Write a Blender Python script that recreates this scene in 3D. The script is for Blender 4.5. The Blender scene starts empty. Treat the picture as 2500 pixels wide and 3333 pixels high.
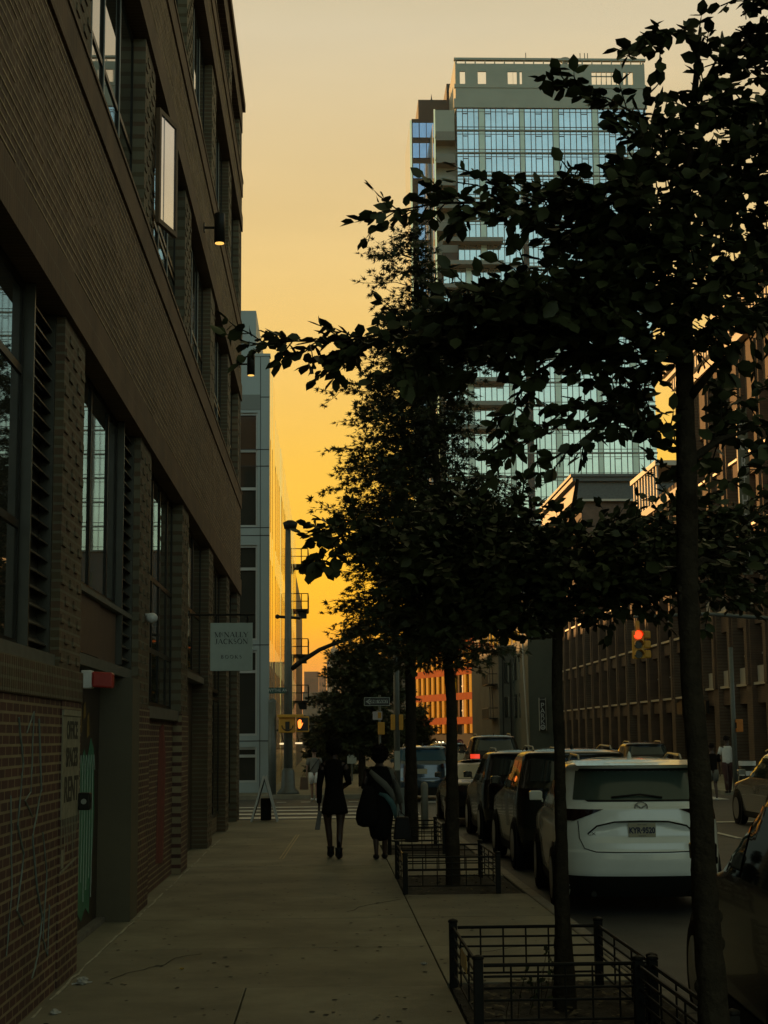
import bpy, math, random
import numpy as np
from mathutils import Matrix, Vector
R = math.radians
rnd = random.Random(7)
scene = bpy.context.scene
COL = scene.collection

def lin(r, g=None, b=None):
    if g is None: r, g, b = r
    f = lambda c: (c/255/12.92) if c/255 <= .04045 else ((c/255+.055)/1.055)**2.4
    return (f(r), f(g), f(b), 1.0)

# ------------------------------------------------------------------ camera
CAM_H = 1.85
HAZE = 0.00010
FPX = 5200.0
PITCH, YAW, ROLL = R(8.03), R(-2.07), R(-0.5)
cam_d = bpy.data.cameras.new('camera'); cam = bpy.data.objects.new('camera', cam_d); COL.objects.link(cam)
cam_d.sensor_fit = 'HORIZONTAL'; cam_d.sensor_width = 36.0; cam_d.lens = FPX/2500*36
cam_d.clip_start = .1; cam_d.clip_end = 12000
CM = Matrix.Rotation(YAW, 3, 'Z') @ Matrix.Rotation(math.pi/2+PITCH, 3, 'X') @ Matrix.Rotation(ROLL, 3, 'Z')
cam.matrix_world = Matrix.Translation((0, 0, CAM_H)) @ CM.to_4x4()
scene.camera = cam
scene.render.resolution_x, scene.render.resolution_y = 768, 1024

def at(px, py, Y):
    """the point of the vertical plane y = Y that lies behind a spot of the 2500 x 3333 photograph"""
    d = CM @ Vector((px-1250.0, 1666.5-py, -FPX))
    return Vector((0, 0, CAM_H)) + d*(Y/d.y)

# ------------------------------------------------------------------ sky and sun
SUN_AZ, SUN_EL = R(-32), R(7)          # left of the street axis, low
sun_dir = Vector((math.sin(SUN_AZ)*math.cos(SUN_EL), math.cos(SUN_AZ)*math.cos(SUN_EL), math.sin(SUN_EL)))
world = bpy.data.worlds.new("World"); scene.world = world; world.use_nodes = True
nt = world.node_tree; nt.nodes.clear()
N = nt.nodes.new; LK = nt.links.new
def wmath(op, a, b=None, c=None):
    n = N('ShaderNodeMath'); n.operation = op
    for i, v in enumerate((a, b, c)):
        if v is None: continue
        if hasattr(v, 'links'): LK(v, n.inputs[i])
        else: n.inputs[i].default_value = v
    return n.outputs[0]
tc = N('ShaderNodeTexCoord'); sep = N('ShaderNodeSeparateXYZ'); LK(tc.outputs['Generated'], sep.inputs[0])
def ramp(stops, fac):
    r = N('ShaderNodeValToRGB'); e = r.color_ramp.elements
    while len(e) > 1: e.remove(e[-1])
    e[0].position, e[0].color = stops[0][0], stops[0][1]
    for p, c in stops[1:]:
        k = e.new(p); k.color = c
    LK(fac, r.inputs[0]); return r.outputs[0]
zz = wmath('MAXIMUM', sep.outputs['Z'], 0.0)
front = ramp([(0, lin(214, 132, 78)), (.022, lin(228, 146, 82)), (.045, lin(240, 156, 52)), (.07, lin(255, 178, 18)), (.10, lin(255, 188, 22)),
              (.17, lin(248, 194, 66)), (.28, lin(228, 193, 120)), (.42, lin(204, 190, 157)), (.6, lin(164, 156, 112)), (1, lin(112, 110, 78))], zz)
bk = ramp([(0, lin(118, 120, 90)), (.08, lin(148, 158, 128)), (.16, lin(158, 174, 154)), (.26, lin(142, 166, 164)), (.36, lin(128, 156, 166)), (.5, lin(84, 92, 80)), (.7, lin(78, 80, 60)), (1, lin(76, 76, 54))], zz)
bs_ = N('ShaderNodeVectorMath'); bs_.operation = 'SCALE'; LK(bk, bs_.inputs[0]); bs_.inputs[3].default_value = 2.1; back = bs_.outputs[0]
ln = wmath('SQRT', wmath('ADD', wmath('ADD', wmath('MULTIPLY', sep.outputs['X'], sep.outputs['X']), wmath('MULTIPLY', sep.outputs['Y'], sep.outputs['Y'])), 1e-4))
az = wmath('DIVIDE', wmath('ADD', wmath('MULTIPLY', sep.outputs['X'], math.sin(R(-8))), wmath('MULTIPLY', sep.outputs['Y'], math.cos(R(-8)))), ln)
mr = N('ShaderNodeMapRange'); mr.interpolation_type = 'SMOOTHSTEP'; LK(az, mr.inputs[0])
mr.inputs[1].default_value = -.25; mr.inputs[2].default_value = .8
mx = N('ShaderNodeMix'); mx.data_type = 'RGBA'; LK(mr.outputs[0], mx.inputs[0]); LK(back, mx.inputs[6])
cmb = N('ShaderNodeMapping'); cmb.inputs['Scale'].default_value = (1.6, 1.6, 9.0); cmb.inputs['Rotation'].default_value = (0, R(9), 0); LK(tc.outputs['Generated'], cmb.inputs[0])
cn = N('ShaderNodeTexNoise'); cn.inputs['Scale'].default_value = 1.7; cn.inputs['Detail'].default_value = 5; LK(cmb.outputs[0], cn.inputs['Vector'])
cr = N('ShaderNodeMapRange'); cr.inputs[1].default_value = .3; cr.inputs[2].default_value = .7; cr.inputs[3].default_value = .93; cr.inputs[4].default_value = 1.05; LK(cn.outputs['Fac'], cr.inputs[0])
fs = N('ShaderNodeVectorMath'); fs.operation = 'SCALE'; LK(front, fs.inputs[0]); LK(cr.outputs[0], fs.inputs[3]); LK(fs.outputs[0], mx.inputs[7])
# thin physical sky on top of the measured dusk colours
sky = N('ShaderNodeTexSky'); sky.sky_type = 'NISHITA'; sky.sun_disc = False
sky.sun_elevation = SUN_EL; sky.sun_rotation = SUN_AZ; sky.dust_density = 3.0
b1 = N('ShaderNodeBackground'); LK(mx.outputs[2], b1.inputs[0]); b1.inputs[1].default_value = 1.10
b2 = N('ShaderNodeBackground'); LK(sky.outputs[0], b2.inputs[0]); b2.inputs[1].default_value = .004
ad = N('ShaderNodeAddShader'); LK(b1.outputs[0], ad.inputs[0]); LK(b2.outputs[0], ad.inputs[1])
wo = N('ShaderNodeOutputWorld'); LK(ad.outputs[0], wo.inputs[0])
sd = bpy.data.lights.new('sun', 'SUN'); sd.energy = 5.0; sd.angle = R(.6); sd.color = (1.0, .50, .16)
sun = bpy.data.objects.new('sun', sd); COL.objects.link(sun)
sun.rotation_euler = sun_dir.to_track_quat('Z', 'Y').to_euler()
scene.view_settings.view_transform = 'Standard'; scene.view_settings.look = 'None'
scene.view_settings.exposure = 0.0; scene.view_settings.gamma = 1.0
scene.cycles.max_bounces = 6; scene.cycles.diffuse_bounces = 3; scene.cycles.glossy_bounces = 4
scene.cycles.sample_clamp_indirect = 4.0

# ------------------------------------------------------------------ materials
MATS = {}
def mat(name, col, rough=.7, metal=0.0, var=.18, vscale=6.0, bump=0.0, bscale=60.0, spec=.5, ior=1.5, emit=None, estr=0.0, coat=0.0):
    if name in MATS: return MATS[name]
    m = bpy.data.materials.new(name); m.use_nodes = True; t = m.node_tree; p = t.nodes['Principled BSDF']
    c = tuple(col)+((1.0,) if len(col) == 3 else ())
    p.inputs['Roughness'].default_value = rough; p.inputs['Metallic'].default_value = metal
    p.inputs['Specular IOR Level'].default_value = spec; p.inputs['IOR'].default_value = ior
    p.inputs['Coat Weight'].default_value = coat
    co = t.nodes.new('ShaderNodeTexCoord')
    if var > 0:
        n = t.nodes.new('ShaderNodeTexNoise'); n.inputs['Scale'].default_value = vscale; n.inputs['Detail'].default_value = 6; n.inputs['Roughness'].default_value = .65
        t.links.new(co.outputs['Object'], n.inputs['Vector'])
        r = t.nodes.new('ShaderNodeValToRGB'); r.color_ramp.elements[0].position = .3; r.color_ramp.elements[1].position = .72
        r.color_ramp.elements[0].color = tuple(x*(1-var) for x in c[:3])+(1,); r.color_ramp.elements[1].color = tuple(min(1, x*(1+var)) for x in c[:3])+(1,)
        t.links.new(n.outputs['Fac'], r.inputs[0]); t.links.new(r.outputs[0], p.inputs['Base Color'])
    else: p.inputs['Base Color'].default_value = c
    if bump > 0:
        n2 = t.nodes.new('ShaderNodeTexNoise'); n2.inputs['Scale'].default_value = bscale; n2.inputs['Detail'].default_value = 4
        t.links.new(co.outputs['Object'], n2.inputs['Vector'])
        b = t.nodes.new('ShaderNodeBump'); b.inputs['Strength'].default_value = bump; b.inputs['Distance'].default_value = .02
        t.links.new(n2.outputs['Fac'], b.inputs['Height']); t.links.new(b.outputs[0], p.inputs['Normal'])
    if emit:
        p.inputs['Emission Color'].default_value = tuple(emit)+(1.0,); p.inputs['Emission Strength'].default_value = estr
    MATS[name] = m; return m

def brick(name, c1, c2, mortar, axis='x', w=.215, h=.075, ms=.012, bump=.6, rough=.85, stain=.35):
    """bricks laid on a wall whose normal runs along the given axis"""
    if name in MATS: return MATS[name]
    m = bpy.data.materials.new(name); m.use_nodes = True; t = m.node_tree; p = t.nodes['Principled BSDF']
    co = t.nodes.new('ShaderNodeTexCoord'); s = t.nodes.new('ShaderNodeSeparateXYZ'); t.links.new(co.outputs['Object'], s.inputs[0])
    cb = t.nodes.new('ShaderNodeCombineXYZ'); t.links.new(s.outputs['Y' if axis == 'x' else 'X'], cb.inputs[0]); t.links.new(s.outputs['Z'], cb.inputs[1])
    b = t.nodes.new('ShaderNodeTexBrick'); t.links.new(cb.outputs[0], b.inputs['Vector'])
    b.inputs['Scale'].default_value = 1; b.inputs['Brick Width'].default_value = w; b.inputs['Row Height'].default_value = h; b.inputs['Mortar Size'].default_value = ms
    b.inputs['Color1'].default_value = tuple(c1)+(1,); b.inputs['Color2'].default_value = tuple(c2)+(1,); b.inputs['Mortar'].default_value = tuple(mortar)+(1,); b.inputs['Bias'].default_value = -.1
    n = t.nodes.new('ShaderNodeTexNoise'); n.inputs['Scale'].default_value = 1.3; n.inputs['Detail'].default_value = 7; t.links.new(co.outputs['Object'], n.inputs['Vector'])
    mr = t.nodes.new('ShaderNodeMapRange'); mr.inputs[1].default_value = .3; mr.inputs[2].default_value = .7; mr.inputs[3].default_value = 1-stain; mr.inputs[4].default_value = 1.15
    t.links.new(n.outputs['Fac'], mr.inputs[0])
    mxx = t.nodes.new('ShaderNodeMix'); mxx.data_type = 'RGBA'; mxx.blend_type = 'MULTIPLY'; mxx.inputs[0].default_value = 1
    t.links.new(b.outputs['Color'], mxx.inputs[6]); t.links.new(mr.outputs[0], mxx.inputs[7]); t.links.new(mxx.outputs[2], p.inputs['Base Color'])
    iv = t.nodes.new('ShaderNodeMath'); iv.operation = 'SUBTRACT'; iv.inputs[0].default_value = 1; t.links.new(b.outputs['Fac'], iv.inputs[1])
    bp = t.nodes.new('ShaderNodeBump'); bp.inputs['Strength'].default_value = bump; bp.inputs['Distance'].default_value = .015
    t.links.new(iv.outputs[0], bp.inputs['Height']); t.links.new(bp.outputs[0], p.inputs['Normal'])
    p.inputs['Roughness'].default_value = rough; MATS[name] = m; return m

def glass(name, col=(.02, .025, .025), rough=.03, metal=0.0, ior=1.7, wave=.02, wscale=1.2, spec=.5):
    return mat(name, col, rough, metal, var=.1, vscale=.8, bump=wave, bscale=wscale, ior=ior, spec=spec)

# ------------------------------------------------------------------ mesh helpers
class MB:
    def __init__(s): s.v = []; s.f = []; s.sm = False
    def box(s, a, b):
        x0, y0, z0 = a; x1, y1, z1 = b
        if x0 > x1: x0, x1 = x1, x0
        if y0 > y1: y0, y1 = y1, y0
        if z0 > z1: z0, z1 = z1, z0
        n = len(s.v)
        s.v += [(x0,y0,z0),(x1,y0,z0),(x1,y1,z0),(x0,y1,z0),(x0,y0,z1),(x1,y0,z1),(x1,y1,z1),(x0,y1,z1)]
        s.f += [(n,n+3,n+2,n+1),(n+4,n+5,n+6,n+7),(n,n+1,n+5,n+4),(n+1,n+2,n+6,n+5),(n+2,n+3,n+7,n+6),(n+3,n,n+4,n+7)]
        return s
    def face(s, pts):
        n = len(s.v); s.v += [tuple(p) for p in pts]; s.f.append(tuple(range(n, n+len(pts)))); return s
    def prism(s, pts, d):
        """closed outline pushed along vector d"""
        n = len(s.v); k = len(pts); d = Vector(d)
        s.v += [tuple(Vector(p)) for p in pts]+[tuple(Vector(p)+d) for p in pts]
        s.f += [tuple(range(n, n+k)), tuple(range(n+2*k-1, n+k-1, -1))]
        s.f += [(n+i, n+k+i, n+k+(i+1) % k, n+(i+1) % k) for i in range(k)]
        return s
    def tube(s, pts, r, k=8, cap=True):
        pts = [Vector(p) for p in pts]; rs = r if isinstance(r, (list, tuple)) else [r]*len(pts)
        n = len(s.v); up = Vector((0, 0, 1))
        for i, p in enumerate(pts):
            d = (pts[min(i+1, len(pts)-1)]-pts[max(i-1, 0)]).normalized()
            a = d.cross(up if abs(d.z) < .95 else Vector((0, 1, 0))).normalized(); b = d.cross(a)
            for j in range(k):
                t = 2*math.pi*j/k; s.v.append(tuple(p+(a*math.cos(t)+b*math.sin(t))*rs[i]))
        for i in range(len(pts)-1):
            for j in range(k):
                q = n+i*k; s.f.append((q+j, q+(j+1) % k, q+k+(j+1) % k, q+k+j))
        if cap:
            s.f.append(tuple(n+j for j in range(k-1, -1, -1))); q = n+(len(pts)-1)*k; s.f.append(tuple(q+j for j in range(k)))
        return s
    def lathe(s, prof, c=(0, 0, 0), k=20, axis='z'):
        n = len(s.v)
        for r, h in prof:
            for j in range(k):
                t = 2*math.pi*j/k; x, y = r*math.cos(t), r*math.sin(t)
                p = (x, y, h) if axis == 'z' else ((h, x, y) if axis == 'x' else (x, h, y))
                s.v.append((p[0]+c[0], p[1]+c[1], p[2]+c[2]))
        for i in range(len(prof)-1):
            for j in range(k):
                q = n+i*k; s.f.append((q+j, q+(j+1) % k, q+k+(j+1) % k, q+k+j))
        s.f.append(tuple(n+j for j in range(k-1, -1, -1))); q = n+(len(prof)-1)*k; s.f.append(tuple(q+j for j in range(k)))
        return s
    def ball(s, c, r, ku=12, kv=8, jit=0, rg=None):
        n = len(s.v); rx, ry, rz = r if isinstance(r, (tuple, list)) else (r, r, r)
        for i in range(kv+1):
            ph = math.pi*i/kv
            for j in range(ku):
                t = 2*math.pi*j/ku; q = 1+(rg.uniform(-jit, jit) if rg else 0)
                s.v.append((c[0]+rx*q*math.sin(ph)*math.cos(t), c[1]+ry*q*math.sin(ph)*math.sin(t), c[2]+rz*q*math.cos(ph)))
        for i in range(kv):
            for j in range(ku):
                q = n+i*ku; s.f.append((q+j, q+(j+1) % ku, q+ku+(j+1) % ku, q+ku+j))
        return s
    def grid(s, fn, nu, nv):
        n = len(s.v)
        for i in range(nu+1):
            for j in range(nv+1): s.v.append(tuple(fn(i/nu, j/nv)))
        for i in range(nu):
            for j in range(nv):
                q = n+i*(nv+1)+j; s.f.append((q, q+nv+1, q+nv+2, q+1))
        return s
ORG = {}
def org(o):
    while o is not None:
        if o.name in ORG: return ORG[o.name]
        o = o.parent
    return Vector((0, 0, 0))
def tag(o, label=None, cat=None, group=None, kind=None):
    if label: o['label'] = label
    if cat: o['category'] = cat
    if group: o['group'] = group
    if kind: o['kind'] = kind
    return o
def root(name, loc, label, cat, group=None, rz=0.0):
    o = bpy.data.objects.new(name, None); COL.objects.link(o); o.location = loc; o.rotation_euler = (0, 0, rz); o.empty_display_size = .2
    ORG[o.name] = Vector(loc); return tag(o, label, cat, group)
def add(mb, name, m, parent=None, smooth=False, local=False, bevel=0, label=None):
    """link the collected faces as one object; world coordinates unless local"""
    me = bpy.data.meshes.new(name)
    vs = mb.v
    if parent is not None and not local:
        q = org(parent); vs = [(a-q.x, b-q.y, c-q.z) for a, b, c in vs]
    me.from_pydata(vs, [], mb.f); me.validate(); me.materials.append(m)
    if smooth: me.polygons.foreach_set('use_smooth', [True]*len(me.polygons))
    o = bpy.data.objects.new(name, me); COL.objects.link(o)
    if parent is not None: o.parent = parent
    if bevel:
        b = o.modifiers.new('bevel', 'BEVEL'); b.width = bevel; b.segments = 2; b.limit_method = 'ANGLE'
    if label: o['label'] = label
    return o
def text(s, name, size, loc, rot, m, parent, ext=.002, align='CENTER', sx=1.0, bold=0.0):
    cu = bpy.data.curves.new(name, 'FONT'); cu.body = s; cu.size = size; cu.extrude = ext; cu.align_x = align; cu.align_y = 'CENTER'; cu.offset = bold
    cu.materials.append(m); tmp = bpy.data.objects.new(name, cu); me = bpy.data.meshes.new_from_object(tmp); bpy.data.objects.remove(tmp); bpy.data.curves.remove(cu)
    me.name = name; me.materials.clear(); me.materials.append(m); o = bpy.data.objects.new(name, me); COL.objects.link(o)
    o.location = Vector(loc)-(org(parent) if parent is not None else Vector()); o.rotation_euler = rot; o.scale = (sx, 1, 1); o.parent = parent; return o
def copy_tree(o, parent=None, label=None):
    c = o.copy(); COL.objects.link(c); c.parent = parent
    if label: c['label'] = label
    for ch in o.children: copy_tree(ch, c)
    return c

FACE = (math.pi/2, 0, 0)            # lettering that faces the camera (-y)
FACE_R = (math.pi/2, 0, math.pi/2)  # lettering on a wall that faces +x
# ================================================================== ground, street, sidewalks
LX = -2.03                      # street wall of the left building
KX = 2.5                        # kerb on our side
ZR = -.14                       # road level
m_asph = mat('asphalt', (.052, .050, .046), .62, var=.35, vscale=1.4, bump=.5, bscale=90)
m_conc = mat('sidewalk_concrete', (.215, .200, .142), .68, var=.28, vscale=.9, bump=.25, bscale=120)
m_joint = mat('joint_dark', (.04, .036, .026), .9)
def per_slab(m, amt):
    t = m.node_tree; p = t.nodes['Principled BSDF']; src = p.inputs['Base Color'].links[0].from_socket; g_ = t.nodes.new('ShaderNodeNewGeometry'); q = t.nodes.new('ShaderNodeMapRange')
    q.inputs[3].default_value = 1-amt; q.inputs[4].default_value = 1+amt; t.links.new(g_.outputs['Random Per Island'], q.inputs[0]); x = t.nodes.new('ShaderNodeMix'); x.data_type = 'RGBA'; x.blend_type = 'MULTIPLY'; x.inputs[0].default_value = 1
    t.links.new(src, x.inputs[6]); t.links.new(q.outputs[0], x.inputs[7])
    n = t.nodes.new('ShaderNodeTexNoise'); n.inputs['Scale'].default_value = .55; n.inputs['Detail'].default_value = 8; n.inputs['Roughness'].default_value = .7; co = t.nodes.new('ShaderNodeTexCoord'); t.links.new(co.outputs['Object'], n.inputs['Vector'])
    r = t.nodes.new('ShaderNodeMapRange'); r.inputs[1].default_value = .38; r.inputs[2].default_value = .62; r.inputs[3].default_value = .72; r.inputs[4].default_value = 1.1; t.links.new(n.outputs['Fac'], r.inputs[0])
    y = t.nodes.new('ShaderNodeMix'); y.data_type = 'RGBA'; y.blend_type = 'MULTIPLY'; y.inputs[0].default_value = 1; t.links.new(x.outputs[2], y.inputs[6]); t.links.new(r.outputs[0], y.inputs[7]); t.links.new(y.outputs[2], p.inputs['Base Color'])
per_slab(m_conc, .13)
m_kerb = mat('kerb_stone', (.16, .15, .13), .7, var=.25)
m_paint = mat('road_paint', (.50, .49, .44), .6, var=.25, vscale=5)
m_soil = mat('pit_soil', (.035, .028, .020), .95, var=.4, vscale=14, bump=.8, bscale=40)
g = MB(); g.face([(-3000, -200, ZR-.004), (3000, -200, ZR-.004), (3000, 6000, ZR-.004), (-3000, 6000, ZR-.004)])
tag(add(g, 'ground', m_asph), kind='structure')
g = MB(); g.grid(lambda u, v: (-60+u*140, -30+v*360, ZR+.010*math.sin(u*31)*math.sin(v*17)-.006), 60, 120)
tag(add(g, 'road', m_asph, smooth=True), kind='structure')

def slabs(name, x0, x1, y0, y1, step, cols, pits=(), jit=.004):
    """concrete flags with open joints, kept clear of the tree pits"""
    b = MB(); rg = random.Random(hash(name) % 999)
    xs = cols; y = y0
    while y < y1-.01:
        ye = min(y1, y+step)
        for i in range(len(xs)-1):
            a, c = xs[i], xs[i+1]; segs = [(y, ye)]
            for (px0, px1, py0, py1) in pits:
                if a < px1-.01 and c > px0+.01:
                    ns = []
                    for s0, s1 in segs:
                        if s1 <= py0 or s0 >= py1: ns.append((s0, s1)); continue
                        if s0 < py0: ns.append((s0, py0))
                        if s1 > py1: ns.append((py1, s1))
                    segs = ns
            for s0, s1 in segs:
                if s1-s0 > .02:
                    h = rg.uniform(-jit, 0); b.box((a+.005, s0+.006, ZR-.1), (c-.005, s1-.006, h))
        y = ye
    o = add(b, name, m_conc, bevel=.006); tag(o, kind='structure'); return o
PITS = [(.92, 2.36, 4.9, 8.4), (.92, 2.36, 10.4, 12.5), (.92, 2.3, 19.4, 21.9), (.92, 2.2, 25.9, 28.3)]
CURB_END = 37.3
slabs('sidewalk', LX, KX, -4, 12.4, 2.05, [LX-.45, -.62, .9, 2.36], PITS)
slabs('sidewalk', LX, KX, 12.4, CURB_END, 2.3, [LX-.45, .9, 2.36], PITS)
b = MB()
for y in range(-4, 38): b.box((2.36+.004, y+.006, ZR-.1), (KX, min(y+1, CURB_END)-.004, .0)) if y < CURB_END else None
tag(add(b, 'kerb', m_kerb, bevel=.02), kind='structure')
b = MB()
b.box((LX-.45, -4, ZR-.1), (2.36, CURB_END, -.035)); tag(add(b, 'sidewalk_bed', m_joint), kind='structure')
for i, (a, c, y0, y1) in enumerate(PITS):
    b = MB(); rg = random.Random(i)
    b.grid(lambda u, v: (a+u*(c-a), y0+v*(y1-y0), -.022+rg.uniform(0, .025)), 20, 34)
    tag(add(b, 'pit_soil', m_soil, smooth=True), kind='structure')
b = MB(); b.prism([(LX-.45, CURB_END, -.002), (LX-.45, 39.3, ZR+.03), (LX-.45, 39.3, ZR-.1), (LX-.45, CURB_END, ZR-.1)], (KX-LX+.45, 0, 0)); b.box((-30, YE_ := 37.8, ZR-.1), (LX-.46, 39.3, -.004)); tag(add(b, 'kerb_ramp', m_conc), kind='structure')
# far side of the cross street, and across the road
b = MB()
b.box((-9, 53.5, ZR-.1), (2.5, 250, -.003)); b.box((2.5, 53.5, ZR-.1), (2.65, 250, .0))
b.box((13.2, 53.5, ZR-.1), (18.5, 250, -.003)); b.box((13.2, -10, ZR-.1), (19, 39.6, -.003)); b.box((-30, 53.5, ZR-.1), (-9.003, 56, -.004))
tag(add(b, 'far_sidewalk', m_conc, bevel=.01), kind='structure')
# markings
b = MB()
def mark(x0, x1, y0, y1): b.box((x0, y0, ZR+.008), (x1, y1, ZR+.014))
for y, q in ((40.5, .75), (42.5, .75), (44.6, .6), (46.8, .5)): mark(-2.6, 2.4, y, y+q)          # ladder bars of the crossing ahead
for k in range(8): mark(3.0+k*1.25, 3.6+k*1.25, 49.5, 52.4)
for k in range(6): mark(-1.6+k*.75, -1.3+k*.75, 50.6, 50.9)
mark(2.9, 13.0, 36.6, 37.0)
for y in range(6, 36, 5): mark(7.85, 7.97, y, y+2.6)
for y in range(56, 120, 5): mark(7.85, 7.97, y, y+2.6)
mark(4.98, 5.08, 0, 35)
tag(add(b, 'road_marking', m_paint), kind='structure')
# grooves and grit in the near flags
b = MB(); rg = random.Random(3)
for _ in range(700):
    x, y = rg.uniform(-2.0, 2.3), rg.uniform(8, 34)
    if any(a-.1 < x < c+.1 and y0-.1 < y < y1+.1 for a, c, y0, y1 in PITS): continue
    r = rg.uniform(.006, .022); a = rg.uniform(0, 3)
    b.face([(x+r*math.cos(a+t), y+1.5*r*math.sin(a+t), .0025) for t in (0, 1.3, 2.2, 3.4, 4.6, 5.4)])
tag(add(b, 'grit', mat('grit', (.05, .045, .035), .9)), kind='stuff', label='dark gum spots and grit on the pavement', cat='grit')

# ================================================================== left brick building
m_bk = brick('brown_brick', (.125, .066, .030), (.082, .042, .021), (.24, .17, .095), 'x', bump=1.0, stain=.55)
m_bkp = brick('pier_brick', (.105, .078, .038), (.12, .068, .036), (.15, .13, .08), 'x', bump=.9)
m_bky = brick('pier_brick_end', (.085, .066, .045), (.075, .055, .04), (.13, .12, .09), 'y', bump=.9)
m_red = brick('red_brick', (.098, .038, .024), (.066, .029, .020), (.26, .20, .11), 'x', h=.070, ms=.010, bump=.9)
m_stone = mat('band_stone', (.115, .072, .038), .75, var=.25, vscale=3, bump=.3)
m_sold = brick('soldier_brick', (.125, .068, .032), (.092, .050, .026), (.15, .105, .06), 'x', w=.075, h=.215, ms=.009, bump=.8)
m_sill = mat('grey_sill', (.11, .115, .095), .6, var=.2)
m_fr = mat('dark_frame', (.016, .015, .011), .4, var=.1, spec=.15)
m_frl = mat('light_frame', (.24, .25, .22), .35, var=.1)
m_pane = glass('window_pane', (.034, .036, .028), .015, 0, 2.5, .012, .9)
m_dark = mat('interior_dark', (.010, .010, .008), .9)
m_grey = mat('grey_render', (.105, .090, .055), .8, var=.14, vscale=1.0, bump=.15)
LB = root('brick_building', (LX, 0, 0), 'long dark brown brick building with tall recessed windows lining the left pavement', 'building')
PC = [2.6, 7.75, 12.9, 18.05, 23.2, 28.35, 33.2, 37.1]     # pier centres
YE = 37.6
BACK = -16
b = MB(); b.box((BACK, -6, 0), (LX-.62, YE-.3, 17.2)); add(b, 'interior', m_dark, LB)
m_glint = mat('mortar_glint', (.38, .28, .16), .9, var=.45, vscale=3)  # pale colour stands in for light caught along the mortar joints
# brick belts: alternate courses stand proud
def belt(z0, z1, name='brick_band'):
    w = MB(); w.box((LX-.6, -6, z0+.002), (LX-.012, YE, z1-.002)); k = 0; z = z0+.42
    while z < z1-.45:
        z += .075; k += 1
    o = add(w, name, m_bk, LB)
    w = MB(); rg = random.Random(int(z0*10)); z = z0+.43
    while z < z1-.36:
        y = -2+rg.random()
        while y < YE-.3:
            L = rg.uniform(.25, 2.2); e = rg.uniform(.002, .006); w.box((LX-.02, y, z), (LX-.012+e, min(y+L, YE-.02), z+.013)); y += L+rg.uniform(.02, .5)*(rg.random() < .7)
        z += .075
    add(w, 'mortar_glint_lines', m_glint, o)
    s = MB(); s.box((LX-.3, -6, z0-.004), (LX+.014, YE+.004, z0+.36)); s.box((LX-.3, -6, z1-.34), (LX+.014, YE+.004, z1+.004)); 
    add(s, 'soldier_band', m_sold, LB)
    s = MB(); s.box((LX-.3, -6, z1+.008), (LX+.03, YE+.012, z1+.05)); s.box((LX-.02, -6, z0+.362), (LX+.004, YE, z0+.385)); add(s, 'stone_trim', m_stone, LB)
for z0, z1 in ((5.18, 7.58), (9.85, 11.6), (14.05, 15.25)): belt(z0, z1)
w = MB(); w.box((LX-.6, -6, 16.55), (LX+.0, YE, 17.1)); add(w, 'parapet', m_bk, LB)
w = MB(); w.box((LX-.65, -6, 17.103), (LX+.07, YE+.06, 17.32)); add(w, 'coping', m_stone, LB, bevel=.01)
w = MB(); w.box((BACK, YE-.3, 0), (LX-.02, YE-.001, 17.09)); add(w, 'end_wall', m_bky, LB)
# piers with toothed brick columns
for i, yc in enumerate(PC):
    if yc < 7: continue
    hw = .52 if i < 6 else .45
    for z0, z1 in ((0, 5.17), (7.64, 9.84), (11.66, 14.04), (15.31, 16.54)):
        if z0 == 0 and i in (3, 4):
            p = MB(); p.box((LX-.6, yc-hw, 0), (LX-.012, yc+hw, 2.2)); add(p, 'pier_foot', m_red, LB); z0 = 2.203
        p = MB(); p.box((LX-.6, yc-hw, z0), (LX-.03, yc+hw, z1))
        z = z0+.05; k = 0
        while z < z1-.08:
            for j in range(5):
                if (j+k) % 2 == 0:
                    y0 = yc-hw+.02+j*(2*hw-.04)/5; p.box((LX-.035, y0, z), (LX-.018, y0+(2*hw-.04)/5-.03, z+.066))
            z += .15 if z0 < 5 or i < 5 else .3; k += 1
        add(p, 'pier', m_bkp, LB)
def window(parent, y0, y1, z0, z1, mull, trans, x=LX-.17, fr=m_fr, t=.06, light=True, pane=m_pane, name='window'):
    f = MB(); e = .0
    f.box((x-.05, y0, z0), (x+e, y0+t, z1)); f.box((x-.05, y1-t, z0), (x+e, y1, z1))
    f.box((x-.05, y0+t, z0), (x+e, y1-t, z0+t)); f.box((x-.05, y0+t, z1-t), (x+e, y1-t, z1))
    for m in mull:
        ym = y0+(y1-y0)*m; f.box((x-.05, ym-.03, z0+t), (x+e+.004, ym+.03, z1-t))
    for q in trans: f.box((x-.045, y0+t, q-.03), (x+e+.002, y1-t, q+.03))
    o = add(f, name, fr, parent)
    p = MB(); p.box((x-.022, y0+t+.001, z0+t+.001), (x-.012, y1-t-.001, z1-t-.001)); add(p, 'pane', pane, o)
    return o
def upper(y0, y1, z0, z1, k):
    ys = [y0, y0+(y1-y0)*.37, y0+(y1-y0)*.68, y1]
    o = window(LB, y0, y1, z0, z1, (.22, .42, .70), (z0+(z1-z0)*.36, z0+(z1-z0)*.42) if k % 2 else (z0+(z1-z0)*.38,), fr=m_fr)
    for m in (.22, .42, .70):                          # thin bright bead on the frame edges
        s = MB(); s.box((LX-.166, y0+(y1-y0)*m-.012, z0+.06), (LX-.155, y0+(y1-y0)*m+.012, z1-.06))
        add(s, 'bead', m_frl, o)
for r, (z0, z1) in enumerate(((7.64, 9.83), (11.66, 14.03), (15.31, 16.54))):
    for i in range(1, len(PC)-1):
        upper(PC[i]+.5, PC[i+1]-.5, z0, z1, i+r)
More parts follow.
